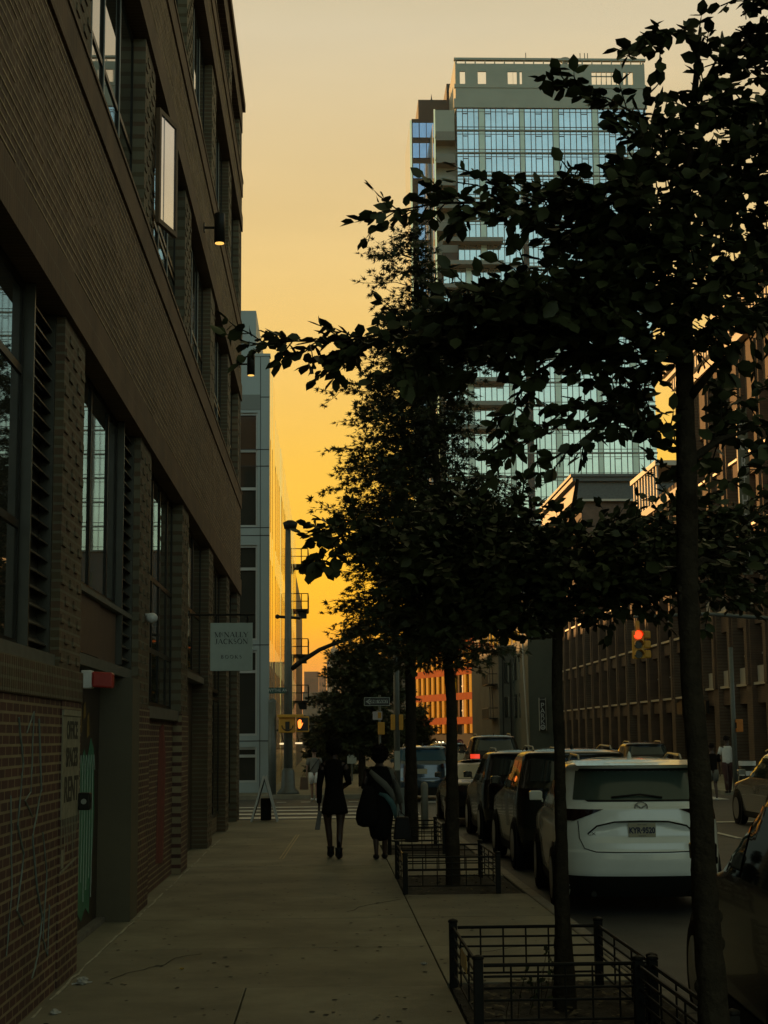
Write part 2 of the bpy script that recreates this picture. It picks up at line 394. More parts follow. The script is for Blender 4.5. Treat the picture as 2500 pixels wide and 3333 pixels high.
# ground floor bays
# bay one: red brick wall, wide window, louvre
y0, y1 = PC[1]+.52, PC[2]-.52
w = MB(); w.box((LX-.6, y0, 0), (LX-.012, y1, 2.15)); add(w, 'low_wall', m_red, LB)
w = MB(); w.box((LX-.6, PC[1]-.5, 2.153), (LX+.002, PC[2]+.52, 2.40))
for k in range(84): w.box((LX+.0, PC[1]-.5+k*.0725, 2.16), (LX+.009, PC[1]-.5+k*.0725+.058, 2.39))
add(w, 'soldier_course', m_bkp, LB)
w = MB(); w.box((LX-.45, y0, 2.403), (LX-.06, y1, 2.5)); add(w, 'sill', m_sill, LB)
window(LB, y0, y1-.95, 2.5, 5.17, (.1, .62), (3.38, 4.5))
def louvre(y0, y1, z0, z1, x=LX-.12):
    l = MB(); l.box((x-.12, y0, z0), (x-.08, y1, z1)); z = z0+.06
    l.box((x-.1, y0, z0), (x+.02, y0+.04, z1)); l.box((x-.1, y1-.04, z0), (x+.02, y1, z1))
    while z < z1-.05:
        l.prism([(x-.07, y0+.04, z+.05), (x+.0, y0+.04, z), (x+.0, y0+.04, z+.012), (x-.07, y0+.04, z+.062)], (0, y1-y0-.08, 0)); z += .13
    add(l, 'louvre', mat('louvre_metal', (.05, .048, .034), .38, .2), LB)
louvre(y1-.93, y1, 2.5, 5.17)
w = MB(); w.box((LX-.14, PC[2]-.48, 0), (LX-.004, PC[2]+.47, 2.15)); add(w, 'low_wall', m_red, LB)
# bay two: door recess
y0, y1 = PC[2]+.52, PC[3]-.52
window(LB, y0, y1-.9, 3.2, 5.17, (.42, .78), (), name='window')
louvre(y1-.88, y1, 3.2, 5.17)
w = MB(); w.box((LX-.42, y0, 2.62), (LX-.14, y0+1.9, 3.14)); w.box((LX-.42, y0+2.0, 2.62), (LX-.16, y1-.9, 3.14)); add(w, 'spandrel_panel', mat('brown_panel', (.10, .062, .038), .6, var=.15), LB)
louvre(y1-.85, y1, 2.62, 3.14)
w = MB(); w.box((LX-.55, y0, 2.5), (LX-.1, y1, 2.60)); w.box((LX-.5, y0, 3.145), (LX-.10, y1, 3.195)); add(w, 'sill', m_sill, LB)
w = MB(); w.box((LX-.60, 16.9, 0), (LX-.008, y1, 2.49)); add(w, 'return_wall', m_grey, LB)
w = MB(); w.box((LX-.6, y0, 0), (LX-.26, 16.89, .05)); add(w, 'threshold', m_kerb, LB)
m_door = mat('brown_door', (.045, .034, .022), .5, var=.4, vscale=3)
d = MB(); d.box((LX-.6, y0, .05), (LX-.35, 16.89, 2.49)); dr = add(d, 'door', m_door, LB)
d = MB()
m_mural = mat('green_paint', (.06, .21, .125), .55, var=.35, vscale=5)
pts = [(0, .12), (0, 1.72), (.15, 1.86), (.3, 1.74), (.48, 1.9), (.68, 1.78), (.9, 2.02), (1.1, 1.9), (1.15, 1.6), (1.2, 1.2), (1.12, .8), (1.0, .6), (.95, .1), (.7, .2), (.45, .08), (.2, .2)]
d.prism([(LX-.347, y0+1.95+p*1.02, q*.9+.05) for p, q in pts], (.003, 0, 0)); add(d, 'painted_figure', m_mural, dr)
d = MB()
for k in range(7):
    yy = y0+1.98+k*.17; d.tube([(LX-.342, yy, .3+.1*(k % 3)), (LX-.342, yy+.02, 1.0), (LX-.342, yy, 1.5+.1*(k % 2)), (LX-.342, yy+.07, 1.70), (LX-.342, yy+.15, 1.55)], .006, 5)
add(d, 'painted_line', mat('pale_paint', (.32, .40, .33), .6), dr)
d = MB()
for k, (p, q, a) in enumerate(((.5, 2.15, .2), (.75, 2.3, .12), (1.0, 2.12, .2))): d.prism([(LX-.347, y0+1.6+p, q-.25), (LX-.347, y0+1.6+p+.16, q-.22), (LX-.347, y0+1.6+p+.12, q-.2+a), (LX-.347, y0+1.6+p+.02, q-.2+a-.03)], (.003, 0, 0))
add(d, 'painted_spot', mat('ochre_paint', (.22, .14, .03), .6, var=.4), dr)
# bays three to six
for i in range(3, 7):
    y0, y1 = PC[i]+.52, PC[i+1]-.5
    if i == 3:
        w = MB(); w.box((LX-.5, y0+.25, 0), (LX-.14, y1, 2.1)); add(w, 'low_wall', m_red, LB)
        w = MB(); w.box((LX-.5, y0, 0), (LX-.05, y0+.24, 5.17)); add(w, 'downpipe_cover', mat('cover_metal', (.05, .052, .042), .5), LB)
        w = MB(); w.box((LX-.5, y0+.25, 2.103), (LX-.06, y1, 2.24)); add(w, 'sill', m_sill, LB)
        window(LB, y0+.26, y1, 2.25, 5.17, (.33, .55, .8), (2.95, 3.85), fr=m_fr)
    elif i == 4:
        window(LB, y0, y1, 2.9, 5.17, (.3, .6), (3.9,), fr=m_fr)
        w = MB(); w.box((LX-.6, y0, 0), (LX-.3, y0+1.1, 2.78)); w.box((LX-.6, y0+2.2, 0), (LX-.3, y1, 2.78)); add(w, 'dark_panel', m_door, LB)
        w = MB(); w.box((LX-.62, y0+1.12, .02), (LX-.42, y0+2.18, 2.78)); dd = add(w, 'door', m_door, LB)
        w = MB(); w.tube([(LX-.4, y0+1.25, .95), (LX-.37, y0+1.25, 1.0), (LX-.37, y0+1.25, 1.3), (LX-.4, y0+1.25, 1.35)], .014, 6); add(w, 'handle', m_frl, dd)
        w = MB(); w.box((LX-.5, y0, 2.785), (LX-.1, y1, 2.89)); add(w, 'sill', m_sill, LB)
    else:
        window(LB, y0, y1, 2.75, 5.17, (.25, .5, .75), (3.8,), fr=m_fr)
        window(LB, y0, y1, .35, 2.65, (.3, .62), (), fr=m_fr, name='shop_window')
        w = MB(); w.box((LX-.5, y0, .03), (LX-.2, y1, .345)); add(w, 'low_wall', m_bkp, LB)
# red graffiti on bay three, scrawls on bay one
w = MB(); w.prism([(LX-.139, 20.6, .3), (LX-.139, 21.5, .25), (LX-.139, 21.7, 1.6), (LX-.139, 21.4, 2.06), (LX-.139, 20.9, 2.0), (LX-.139, 20.7, 1.2)], (.004, 0, 0))
add(w, 'red_paint', mat('red_paint', (.14, .02, .016), .6, var=.4), LB)
w = MB(); rg = random.Random(5)
def scrawl(pts, r=.008):
    r *= .8; q = []
    for i in range(len(pts)-1):
        for k in range(5):
            t = k/5; q.append((LX-.006, pts[i][0]*(1-t)+pts[i+1][0]*t+rg.uniform(-.01, .01), pts[i][1]*(1-t)+pts[i+1][1]*t))
    w.tube(q, r, 5)
scrawl([(11.45, 2.0), (11.6, 1.5), (11.3, 1.2), (11.5, .85), (11.75, .6), (11.6, .35), (11.35, .2)])
scrawl([(10.7, 2.0), (10.9, 1.7), (10.75, 1.3), (11.0, 1.1), (10.8, .75), (11.1, .6)])
scrawl([(11.0, 1.9), (11.25, 2.05), (11.2, 1.5), (11.0, 1.45), (11.35, 1.3)], .006)
scrawl([(10.5, 1.5), (10.6, .9), (10.45, .4)], .006)
scrawl([(11.7, 1.2), (11.9, .9), (11.8, .45), (12.0, .3), (12.05, .75)], .006)
add(w, 'graffiti', mat('chalky_paint', (.16, .20, .17), .7, var=.3), LB)
# open casement that catches the sky
w = MB(); P0 = Vector((LX+.012, 18.3, 7.90)); dv = Vector((math.sin(R(15)), math.cos(R(15)), 0)); L_ = .62; H_ = 1.42
nv = Vector((dv.y, -dv.x, 0))
def sash(u0, u1, h0, h1, t): 
    a = P0+dv*u0+Vector((0, 0, h0)); bq = P0+dv*u1+Vector((0, 0, h0)); w.prism([a, bq, bq+Vector((0, 0, h1-h0)), a+Vector((0, 0, h1-h0))], nv*t)
sash(0, .06, 0, H_, .05); sash(L_-.06, L_, 0, H_, .05); sash(.06, L_-.06, 0, .06, .05); sash(.06, L_-.06, H_-.06, H_, .05)
so = add(w, 'open_sash', m_stone, LB); w = MB(); sash(.061, L_-.061, .061, H_-.061, .015)
w.v = [tuple(Vector(q)+nv*.02) for q in w.v]
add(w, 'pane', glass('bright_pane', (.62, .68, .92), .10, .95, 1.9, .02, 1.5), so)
w = MB(); sash(.18, .186, .062, H_-.062, .004)
w.v = [tuple(Vector(q)+nv*.037) for q in w.v]; add(w, 'glazing_bar', mat('bar_pale', (.40, .40, .36), .5), so)
# cylinder lamps
for k, (px, py, Y) in enumerate(((715, 745, 25.6), (817, 1188, 36.3))):
    c = at(px, py, Y); x = max(c.x, LX+.16)
    o = root('wall_lamp', (x, Y, c.z), ('upper cylinder wall lamp with a glowing underside, below the second brick band', 'cylinder wall lamp with a glowing underside at the far corner of the brick building')[k], 'lamp', 'cylinder lamps on the brick building')
    w = MB(); w.lathe([(.02, .26), (.085, .26), (.09, .24), (.09, -.24), (.075, -.24)], (0, 0, 0), 20); add(w, 'lamp_body', m_fr, o, True, True)
    w = MB(); w.tube([(0, 0, .02), (LX+.012-x, 0, .02)], .022, 8); w.box((LX+.012-x, -.06, -.05), (LX+.03-x, .06, .09)); add(w, 'bracket', m_fr, o, local=True)
    w = MB(); w.lathe([(.001, -.243), (.074, -.243), (.074, -.252), (.001, -.252)], (0, 0, 0), 20); add(w, 'bulb', mat('lamp_glow', (.8, .5, .15), .5, var=0, emit=(1, .55, .12), estr=1.3), o, local=True)
    ld = bpy.data.lights.new('lamp_light', 'SPOT'); ld.energy = 9; ld.color = (1, .55, .2); ld.spot_size = R(70); ld.spot_blend = .5; ld.shadow_soft_size = .06
    lo = bpy.data.objects.new('lamp_light', ld); COL.objects.link(lo); lo.parent = o; lo.location = (0, 0, -.27)

# ------------------------------------------------------------------ hanging book shop sign
SY = 23.6
c0, c1 = at(685, 2028, SY), at(822, 2183, SY)
o = root('hanging_sign', (LX, SY, c1.z), 'square pale grey hanging sign reading McNALLY JACKSON BOOKS under a horizontal pole', 'sign')
w = MB(); w.box((c0.x, SY-.012, c1.z), (c1.x, SY+.012, c0.z)); bd = add(w, 'board', mat('sign_board', (.44, .50, .44), .6, var=.06), o, bevel=.004)
w = MB(); zt = at(720, 2001, SY).z; w.tube([(LX-.02, SY, zt), (c1.x+.03, SY, zt)], .016, 10); w.box((LX-.01, SY-.05, zt-.06), (LX+.012, SY+.05, zt+.06)); add(w, 'pole', m_fr, o)
for xx in (c0.x+.09, c1.x-.075):
    w = MB(); w.tube([(xx, SY, c0.z-.03), (xx, SY, zt)], .012, 6); w.tube([(xx-.02, SY, zt), (xx-.02, SY-.03, zt-.03), (xx+.02, SY-.03, zt-.06)], .008, 6); add(w, 'hanger', m_fr, o)
TH, TN = .17, .055
def arc(cx, cy, rx, ry, a0, a1, w0, w1, n=9):
    out = []
    for i in range(n):
        t0 = R(a0+(a1-a0)*i/n); t1 = R(a0+(a1-a0)*(i+1)/n); tm = (i+.5)/n
        out.append((cx+rx*math.cos(t0), cy+ry*math.sin(t0), cx+rx*math.cos(t1), cy+ry*math.sin(t1), w0+(w1-w0)*math.sin(math.pi*tm)))
    return out
def sf(x, y, h=.12): return [(x-h, y, x+h, y, TN)]
GL = {'M': (1.15, [(.15,0,.15,1,TN), (.15,1,.55,.03,TH), (.55,.03,.95,1,TN), (.98,0,.98,1,TH)]+sf(.15,.02)+sf(.98,.02,.16)+sf(.08,.98)+sf(1.04,.98)),
      'c': (.5, [(.1,.28,.42,.28,TN)]+arc(.27,.66,.17,.2,50,310,TN,.1)),
      'N': (1.0, [(.15,0,.15,1,TN), (.15,1,.85,.02,TH), (.85,0,.85,1,TN)]+sf(.15,.02)+sf(.08,.98)+sf(.85,.98)),
      'A': (.95, [(.08,0,.46,1,TN), (.46,1,.84,0,TH), (.22,.34,.68,.34,TN)]+sf(.08,.02)+sf(.84,.02,.15)),
      'L': (.72, [(.2,0,.2,1,TH), (.2,.02,.65,.02,TN), (.65,0,.67,.25,TN)]+sf(.2,.98,.16)),
      'Y': (.9, [(.05,1,.45,.48,TH), (.45,.48,.82,1,TN), (.45,0,.45,.5,TH)]+sf(.45,.02,.16)+sf(.06,.98)+sf(.82,.98)),
      'J': (.55, [(.33,.1,.33,1,TH)]+arc(.18,.1,.15,.12,180,360,TN,TN)+sf(.33,.98,.16)),
      'C': (.9, arc(.5,.5,.38,.5,45,315,TN,TH,14)+[(.77,.7,.77,.95,TN)]),
      'K': (.95, [(.2,0,.2,1,TH), (.22,.42,.76,1,TN), (.38,.56,.82,0,TH)]+sf(.2,.98,.16)+sf(.2,.02,.16)+sf(.78,.98)+sf(.84,.02)),
      'S': (.7, arc(.34,.74,.23,.25,50,250,TN,.1)+[(.22,.6,.48,.4,TH)]+arc(.34,.27,.24,.26,70,-140,TN,.1)),
      'O': (1.0, arc(.5,.5,.4,.5,60,240,TN,TH,12)+arc(.5,.5,.4,.5,240,420,TN,TH,12)),
      'B': (.8, [(.2,0,.2,1,TH)]+arc(.3,.74,.3,.25,90,-90,TN,TH)+arc(.3,.26,.36,.26,90,-90,TN,TH)+sf(.18,.98,.1)+sf(.18,.02,.1))}
def serif(s, cx, z, h, sp, width):
    tw = sum(GL[c][0]+sp for c in s)-sp; k = width/tw; x = cx-width/2; w = MB()
    for ch in s:
        gw, st = GL[ch]
        for (a, b_, c_, d_, t) in st:
            p, q = Vector((x+a*k, z+b_*h)), Vector((x+c_*k, z+d_*h)); dd = (q-p)
            if dd.length < 1e-6: continue
            nn = Vector((-dd.y, dd.x)).normalized()*t*h*.5
            w.prism([(v.x, SY-.0125, v.y) for v in (p+nn, q+nn, q-nn, p-nn)], (0, -.003, 0))
        x += (gw+sp)*k
    return w
m_ink = mat('dark_ink', (.02, .022, .02), .7, var=0)
cx = (c0.x+c1.x)/2; WW = c1.x-c0.x; HH = c0.z-c1.z
for s, zz_, h, sp, ww in (('McNALLY', .70, .105, .03, .80), ('JACKSON', .56, .105, .03, .78), ('BOOKS', .255, .07, .28, .50)):
    add(serif(s, cx, c1.z+zz_*HH, h*HH, sp, ww*WW), 'lettering', m_ink, bd)

# pale sealant line where wall meets pavement
b = MB(); rg = random.Random(21); y = 9.0; x = LX+.03
while y < 30:
    L = rg.uniform(.12, .5); x1 = LX+.03+rg.uniform(-.012, .012); t = rg.uniform(.004, .013)
    b.prism([(x-t, y, .002), (x+t, y, .002), (x1+t, y+L, .002), (x1-t, y+L, .002)], (0, 0, .006)); x = x1; y += L+(rg.uniform(.05, .4) if rg.random() < .3 else 0)
tag(add(b, 'sealant_line', mat('pale_sealant', (.38, .36, .28), .7, var=.4)), 'broken pale line of sealant along the foot of the brick wall', 'sealant', kind='stuff')
# cracks
b = MB()
for seed, (x, y, dx, dy, n) in enumerate(((-1.7, 12.9, .07, .16, 9), (.2, 17.6, .10, .2, 6), (1.3, 14.2, .1, .13, 5))):
    rg = random.Random(seed+40)
    for k in range(n):
        x2, y2 = x+dx*rg.uniform(.2, 1.8), y+dy*rg.uniform(.4, 1.5); b.prism([(x-.003, y, .0005), (x+.004, y, .0005), (x2+.004, y2, .0005), (x2-.003, y2, .0005)], (0, 0, .002)); x, y = x2, y2
tag(add(b, 'pavement_crack', m_joint), kind='stuff', label='thin dark cracks across the pavement flags', cat='crack')

# ------------------------------------------------------------------ rent poster, alarm, black box, drips
PY0, PY1 = 12.42, 13.28
o = root('poster', (LX, PY0, .9), 'torn pale paper poster reading SPACES RENT pasted on the red brick', 'poster')
w = MB(); w.box((LX-.003, PY0, 1.25), (LX+.004, PY1, 2.08)); w.box((LX+.004, PY0, 2.04), (LX+.012, PY1, 2.085)); pp = add(w, 'paper', mat('old_paper', (.24, .23, .16), .8, var=.3, vscale=12), o)
w = MB(); rg = random.Random(2)
for k in range(11):
    yy = PY0+.02+k*.078; w.prism([(LX+.0, yy, 1.25), (LX+.0, yy+.03, 1.25), (LX+.0, yy+.02+rg.uniform(-.01, .01), 1.25-rg.uniform(.1, .4))], (.003, 0, 0))
w.prism([(LX, PY0, .86), (LX, PY1-.1, .92), (LX, PY1-.1, .90), (LX, PY0, .84)], (.003, 0, 0)); w.box((LX, PY0+.06, .88), (LX+.003, PY0+.16, 1.02))
add(w, 'torn_strip', MATS['old_paper'], o)
m_ptx = mat('poster_ink', (.035, .035, .022), .8, var=.2)
for s, z, sz in (('OFFICE', 1.92, .19), ('SPACES', 1.71, .20), ('RENT', 1.46, .27)):
    text(s, 'lettering', sz, (LX+.006, (PY0+PY1)/2+.03, z), FACE_R, m_ptx, o, .001, sx={'OFFICE': .9, 'SPACES': .88, 'RENT': 1.05}[s], bold=.006)
c = at(275, 2212, 13.5)
o = root('alarm_horn', (LX, 13.5, c.z), 'red alarm box with a white base fixed beside the door recess', 'alarm')
w = MB(); w.box((LX-.02, 13.42, c.z-.075), (LX+.07, 13.58, c.z+.075)); add(w, 'base', mat('white_plastic', (.55, .55, .52), .4), o, bevel=.01)
w = MB(); w.prism([(LX+.071, 13.43, c.z-.065), (LX+.071, 13.57, c.z-.065), (LX+.071, 13.57, c.z+.065), (LX+.071, 13.43, c.z+.065)], (.17, 0, -.01)); add(w, 'red_cover', mat('red_plastic', (.34, .025, .018), .35), o, bevel=.015)
c = at(275, 2608, 13.3)
o = root('lock_box', (LX, 13.3, c.z), 'small black steel box with a pale keyhole beside the green painted door', 'box')
w = MB(); w.box((LX+.0, 13.24, c.z-.07), (LX+.10, 13.36, c.z+.07)); q = add(w, 'case', m_fr, o, bevel=.012)
w = MB(); w.lathe([(.001, 13.232), (.022, 13.232), (.022, 13.24), (.001, 13.24)], (LX+.05, 0, c.z), 14, 'y'); add(w, 'keyhole', m_frl, q)
o = root('camera_dome', (LX, 18.6, at(478, 2012, 18.1).z), 'white dome camera on the corner of the second pier', 'camera')
w = MB(); w.ball((LX+.05, 18.1, at(478, 2012, 18.1).z), (.07, .07, .06)); w.box((LX-.02, 18.06, o.location.z+.02), (LX+.05, 18.14, o.location.z+.05)); add(w, 'dome', MATS['white_plastic'], o, True)
# ================================================================== grey panel building past the crossing
GX, GY = -2.03, 56.0
m_pan = mat('grey_panel', (.25, .30, .295), .42, var=.07, vscale=.5)
m_pan2 = mat('dark_panel', (.13, .145, .13), .45, var=.08, vscale=.5)
m_side = mat('sky_gold_panel', (.95, .72, .36), .06, 0.9, var=.05, vscale=.4, ior=2.4)  # gold of the reflected sky tinted into the metal colour
m_gl2 = glass('dim_glass', (.028, .032, .028), .05, 0, 1.7, .02, .7)
m_seam = mat('seam', (.02, .02, .02), .8, var=0)
GB = root('panel_building', (GX, GY, 0), 'light grey panelled apartment block whose street side is tinted with the gold of the sky, across the crossing', 'building')
b = MB(); b.box((-16, GY+.3, 0), (GX-.3, 115, 14.3)); add(b, 'core', m_dark, GB)
# front wall seen beside the brick corner
def zrow(y): return 1.85+(2400-y)/FPX*GY
b = MB(); b.box((-16, GY, 0), (-3.35, GY+.35, 15.4)); b.box((-2.45, GY, 0), (GX, GY+.35, 15.4))
rows = [(13.35, 9.25), (8.6, 5.25), (4.9, 1.95), (1.55, .35)]
zt = 15.4
for (zh, zl) in rows: b.box((-3.35, GY+.0, zh), (-2.45, GY+.35, zt)); zt = zl
b.box((-3.35, GY, 0), (-2.45, GY+.35, zt)); add(b, 'front_wall', m_pan, GB)
b = MB()
for z in (1.75, 5.07, 8.92, 9.2, 12.0, 13.9, 11.4): b.box((-5, GY-.008, z), (GX+.002, GY-.002, z+.03))
for x in (-2.36,): b.box((x, GY-.008, 0), (x+.02, GY-.002, 15.4))
add(b, 'panel_joint', m_seam, GB)
b = MB(); b.box((-3.4, GY-.02, 13.45), (-2.36, GY-.001, 14.0)); add(b, 'dark_panel', m_pan2, GB)
for zh, zl in rows:
    f = MB(); f.box((-3.35, GY+.1, zl), (-2.51, GY+.16, zl+.07)); f.box((-2.51, GY+.06, zl), (-2.45, GY+.18, zh)); f.box((-3.35, GY+.1, zh-.08), (-2.51, GY+.16, zh))
    n = 2 if zh > 9 else 1
    for k in range(n): zz_ = zl+(zh-zl)*(k+1)/(n+1) if n == 2 else zl+(zh-zl)*.75; f.box((-3.35, GY+.1, zz_-.05), (-2.51, GY+.16, zz_+.05))
    o = add(f, 'window', mat('pale_frame', (.34, .36, .34), .4, var=.05), GB)
    p = MB(); p.box((-3.35, GY+.2, zl), (-2.46, GY+.215, zh)); add(p, 'pane', m_gl2, o)
b = MB(); b.box((-16, GY+.8, 14.4), (-2.55, GY+9, 17.3)); add(b, 'penthouse', m_pan, GB)
b = MB(); b.box((-16, GY-.04, 15.403), (GX+.03, GY+.4, 15.5)); add(b, 'roof_edge', m_pan, GB)
# street side: bays of tall dark slots between panels tinted with sky gold
segs = [(56.35, 62.0, 15.4), (62.0, 70, 14.5), (70, 78, 14.6), (78, 94, 14.6), (94, 104, 14.4)]
rg = random.Random(4)
for i, (a, c, h) in enumerate(segs):
    w = MB(); ox = (.0, -.05, .04, -.03, .03)[i]
    slots = []
    y = a+.5
    while y < c-.9: slots.append((y, y+rg.choice((.45, .7, .9)))); y += rg.choice((1.5, 2.0, 2.4))
    y = a
    for s0, s1 in slots+[(c-.002, c)]:
        w.box((GX-.3, y+.002, 0), (GX+ox*.15, s0, h)); y = s1
    fl = [0, 1.8, 5.2, 8.6, 9.2, 12.2, 13.3, h]
    for s0, s1 in slots:
        for zz_ in ((0, .5), (4.4, 5.3), (8.2, 9.2), (12.6, h-.003)): w.box((GX-.3, s0, zz_[0]), (GX+ox*.15-.006, s1, zz_[1]))
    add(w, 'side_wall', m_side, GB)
    for s0, s1 in slots:
        for z0, z1 in ((.5, 4.4), (5.3, 8.2), (9.2, 12.6)):
            p = MB(); p.box((GX-.28, s0, z0), (GX-.035, s1, z1)); add(p, 'slot_window', m_gl2, GB)
b = MB(); b.box((GX-6, 104.01, 0), (GX-.1, 136, 12.9)); add(b, 'rear_wing', m_pan2, GB)
b = MB(); b.box((-24, 140, 0), (-6, 216, 15)); hb = root('unseen_sun_blocker', (-15, 140, 0), 'unseen dark block added to keep the low sun off the parking building', 'building'); add(b, 'wall', m_pan2, hb)  # out of view, added to shade the parking building from the sun
# balconies of the fire escape
for k, (z) in enumerate((13.2, 10.25, 7.3, 4.3)):
    f = MB(); x0, x1, y0, y1 = GX-.08, GX+.78, 104.2, 107.2
    f.box((x0, y0, z-.16), (x1, y1, z-.05))
    for zz_ in (z+.45, z+.95):
        f.tube([(x0, y0, zz_), (x1, y0, zz_), (x1, y1, zz_)], .03, 5)
    for xx, yy in ((x0+.02, y0), (x1, y0), (x1, y1), ((x0+x1)/2, y0)): f.tube([(xx, yy, z-.1), (xx, yy, z+.95)], .035, 5)
    f.prism([(x0+.15, y0+.4, z-.1), (x1-.1, y0+.4, z-.1), (x1-.1, y0+.4, z-.6), (x0+.3, y0+.4, z-.6)], (0, .9, 0))
    add(f, 'balcony', m_fr, GB)

# ================================================================== glass tower
TY = 240.0
def tx(px): return at(px, 1200, TY).x
def tz(py): return at(1700, py, TY).z
m_tglass = mat('tower_glass', (.52, .61, .58), .07, .92, var=.16, vscale=.16, bump=.02, bscale=.25)
m_tpale = mat('pale_spandrel', (.46, .56, .48), .35, .3, var=.1, vscale=.3)
m_tmull = mat('mullion', (.05, .055, .055), .45, var=0)
m_tslab = mat('slab_edge', (.15, .17, .15), .6, var=.1)
m_tgrey = mat('louvre_grey', (.27, .31, .27), .55, var=.08, vscale=.3)
m_tdark = mat('tower_dark', (.045, .045, .042), .7)
T = root('glass_tower', (tx(1500), TY, 0), 'tall glass apartment tower with pale blue windows and a grey louvred crown', 'building')
X0, X1 = tx(1497), tx(2130)
ztop, zw = tz(190), tz(352)
b = MB(); b.box((X0+.2, TY+.5, 0), (X1, TY+24, zw)); add(b, 'core', m_tdark, T)
fh = (tz(352)-tz(352+75*16))/16
nf = int(zw/fh)
xp = tx(1722)                       # dark vertical groove
def band_glass(x0, x1, zt, zb, k):
    gb = MB(); gb.box((x0, TY+.12, zb+.10), (x1, TY+.3, zt-.12)); o = add(gb, 'window_band', m_tglass, T)
    m = MB(); rgb = random.Random(11); x = x0; i = 0
    pat = [.95, .8, 1.0, .72, 1.0, .95, .78, 1.0, .8, .98]
    while x < x1-.3:
        m.box((x-.055, TY+.0, zb+.10), (x+.055, TY+.11, zt-.12)); wd = pat[i % 10]
        j = i % 13
        if j in (4, 11): mp = MB(); mp.box((x+.06, TY+.06, zb+.11), (min(x+wd-.06, x1), TY+.115, zt-.13)); add(mp, 'pale_panel', m_tpale, o)
        elif j % 4 == 1: m.box((x, TY+.03, zt-.95), (min(x+wd, x1), TY+.1, zt-.85))
        x += wd; i += 1
    m.box((x0, TY+.03, zb+.55), (x1, TY+.105, zb+.63)); m.box((x0, TY+.03, zt-.62), (x1, TY+.09, zt-.56))
    add(m, 'mullion', m_tmull, o)
for k in range(nf):
    zt = zw-k*fh; zb = zt-fh
    if zb < 30: break
    if zt > tz(820): band_glass(X0+.1, X1, zt, zb, k)
    else:
        band_glass(xp+.5, X1, zt, zb, k); band_glass(tx(1448), xp-.5, zt, zb, k)
b = MB()
for k in range(nf):
    z = zw-(k+1)*fh
    if z < 30: break
    b.box((X0 if z > tz(820) else tx(1446), TY-.12, z-.12), (X1+.1, TY+.35, z+.10))
add(b, 'floor_slab', m_tslab, T)
b = MB(); b.box((xp-.45, TY-.05, 30), (xp+.45, TY+.6, tz(590))); add(b, 'groove', m_tdark, T)
b = MB(); b.box((tx(1446), TY+.4, 0), (X0+.19, TY+10, tz(820))); add(b, 'lower_wing', m_tdark, T)
# crown: solid grey screens with open bays
b = MB(); zm = tz(275)
b.box((X0-.3, TY-.2, zw), (X1+.2, TY+.4, zw+1.5)); b.box((X0, TY, zw+1.5), (X1, TY+.3, zm-.6))
b.box((X0-.2, TY-.15, zm-.6), (X1+.15, TY+.35, zm))
op = [(1512, 1530), (1690, 1703), (1672, 1690), (1712, 1720), (1950, 2048), (2058, 2066), (2074, 2090), (1572, 1600)]
x = X0
for a, c in sorted([(tx(p), tx(q)) for p, q in op]):
    b.box((x, TY, zm), (a, TY+.3, ztop-2.2)); x = c
b.box((x, TY, zm), (X1, TY+.3, ztop-2.2)); b.box((X0, TY, ztop-2.2), (X1, TY+.3, ztop-.9)); b.box((X0-.2, TY-.2, ztop-.35), (X1+.2, TY+.5, ztop))
k = X0
while k < X1: b.box((k, TY, ztop-.9), (k+.18, TY+.2, ztop-.35)); k += 1.55
for a, c in [(tx(1950), tx(2048))]:
    q = a
    while q < c: b.box((q, TY, zm), (q+.12, TY+.2, ztop-2.2)); q += .8
    b.box((a, TY, (zm+ztop)/2-.8), (c, TY+.2, (zm+ztop)/2-.65))
b.box((X0, TY+.3, zw), (X0+.3, TY+20, ztop)); b.box((X1-.3, TY+.3, zw), (X1, TY+20, ztop-.5))
b.box((X0+6.8, TY+8, zw), (X0+12, TY+12, ztop-3)); b.box((X0+12.3, TY+8, zw), (X0+20.5, TY+12, ztop-2.5))
add(b, 'crown_screen', m_tgrey, T)
b = MB(); c = at(1838, 185, TY+4); b.lathe([(.5, 0), (.5, 1.6), (.8, 1.7), (.8, 2.1), (.2, 2.3)], (c.x, TY+4, ztop-.4), 12)
for px in (1733, 1915, 1930, 1940): c = tx(px); b.box((c, TY+.1, ztop), (c+.12, TY+.2, ztop+1.0))
add(b, 'roof_vent', m_tslab, T)
# balconies on the left shoulder
xa, xb = tx(1428), tx(1492)
b = MB(); b.box((xa, TY+2.5, 0), (xb+.6, TY+12, tz(356))); add(b, 'shoulder_wing', m_tgrey, T)
b = MB(); b.box((xa, TY+.2, tz(430)), (xb, TY+2.4, tz(358))); add(b, 'shoulder_cap', m_tgrey, T)
for k in range(14):
    zt = zw-(k+1)*fh-1.2
    if zt > tz(800):
        b = MB(); b.box((xa, TY+.0, zt-.45), (xb, TY+2.5, zt)); b.box((xa, TY-.02, zt+.0), (xb, TY+.06, zt+1.0)); add(b, 'balcony', m_tslab, T)
        b = MB(); b.prism([(xa-.05, TY-.6, zt+.1), (xa-.05, TY+2.4, zt+.1), (xa-.05, TY+2.4, zt+2.2)], (.12, 0, 0)); add(b, 'side_fin', m_side, T)
    else:
        zb = zw-(k+1)*fh
        b = MB(); b.box((tx(1446), TY-2.2, zb-.3), (tx(1642), TY-.13, zb)); b.box((tx(1446), TY-2.2, zb), (tx(1642), TY-2.12, zb+.35)); add(b, 'balcony', m_tslab, T)
        b = MB(); b.prism([(tx(1430), TY-1.5, zb-.5), (tx(1430), TY+3, zb+1.5), (tx(1430), TY+3, zb+3)], (.15, 0, 0)); add(b, 'side_fin', m_side, T)
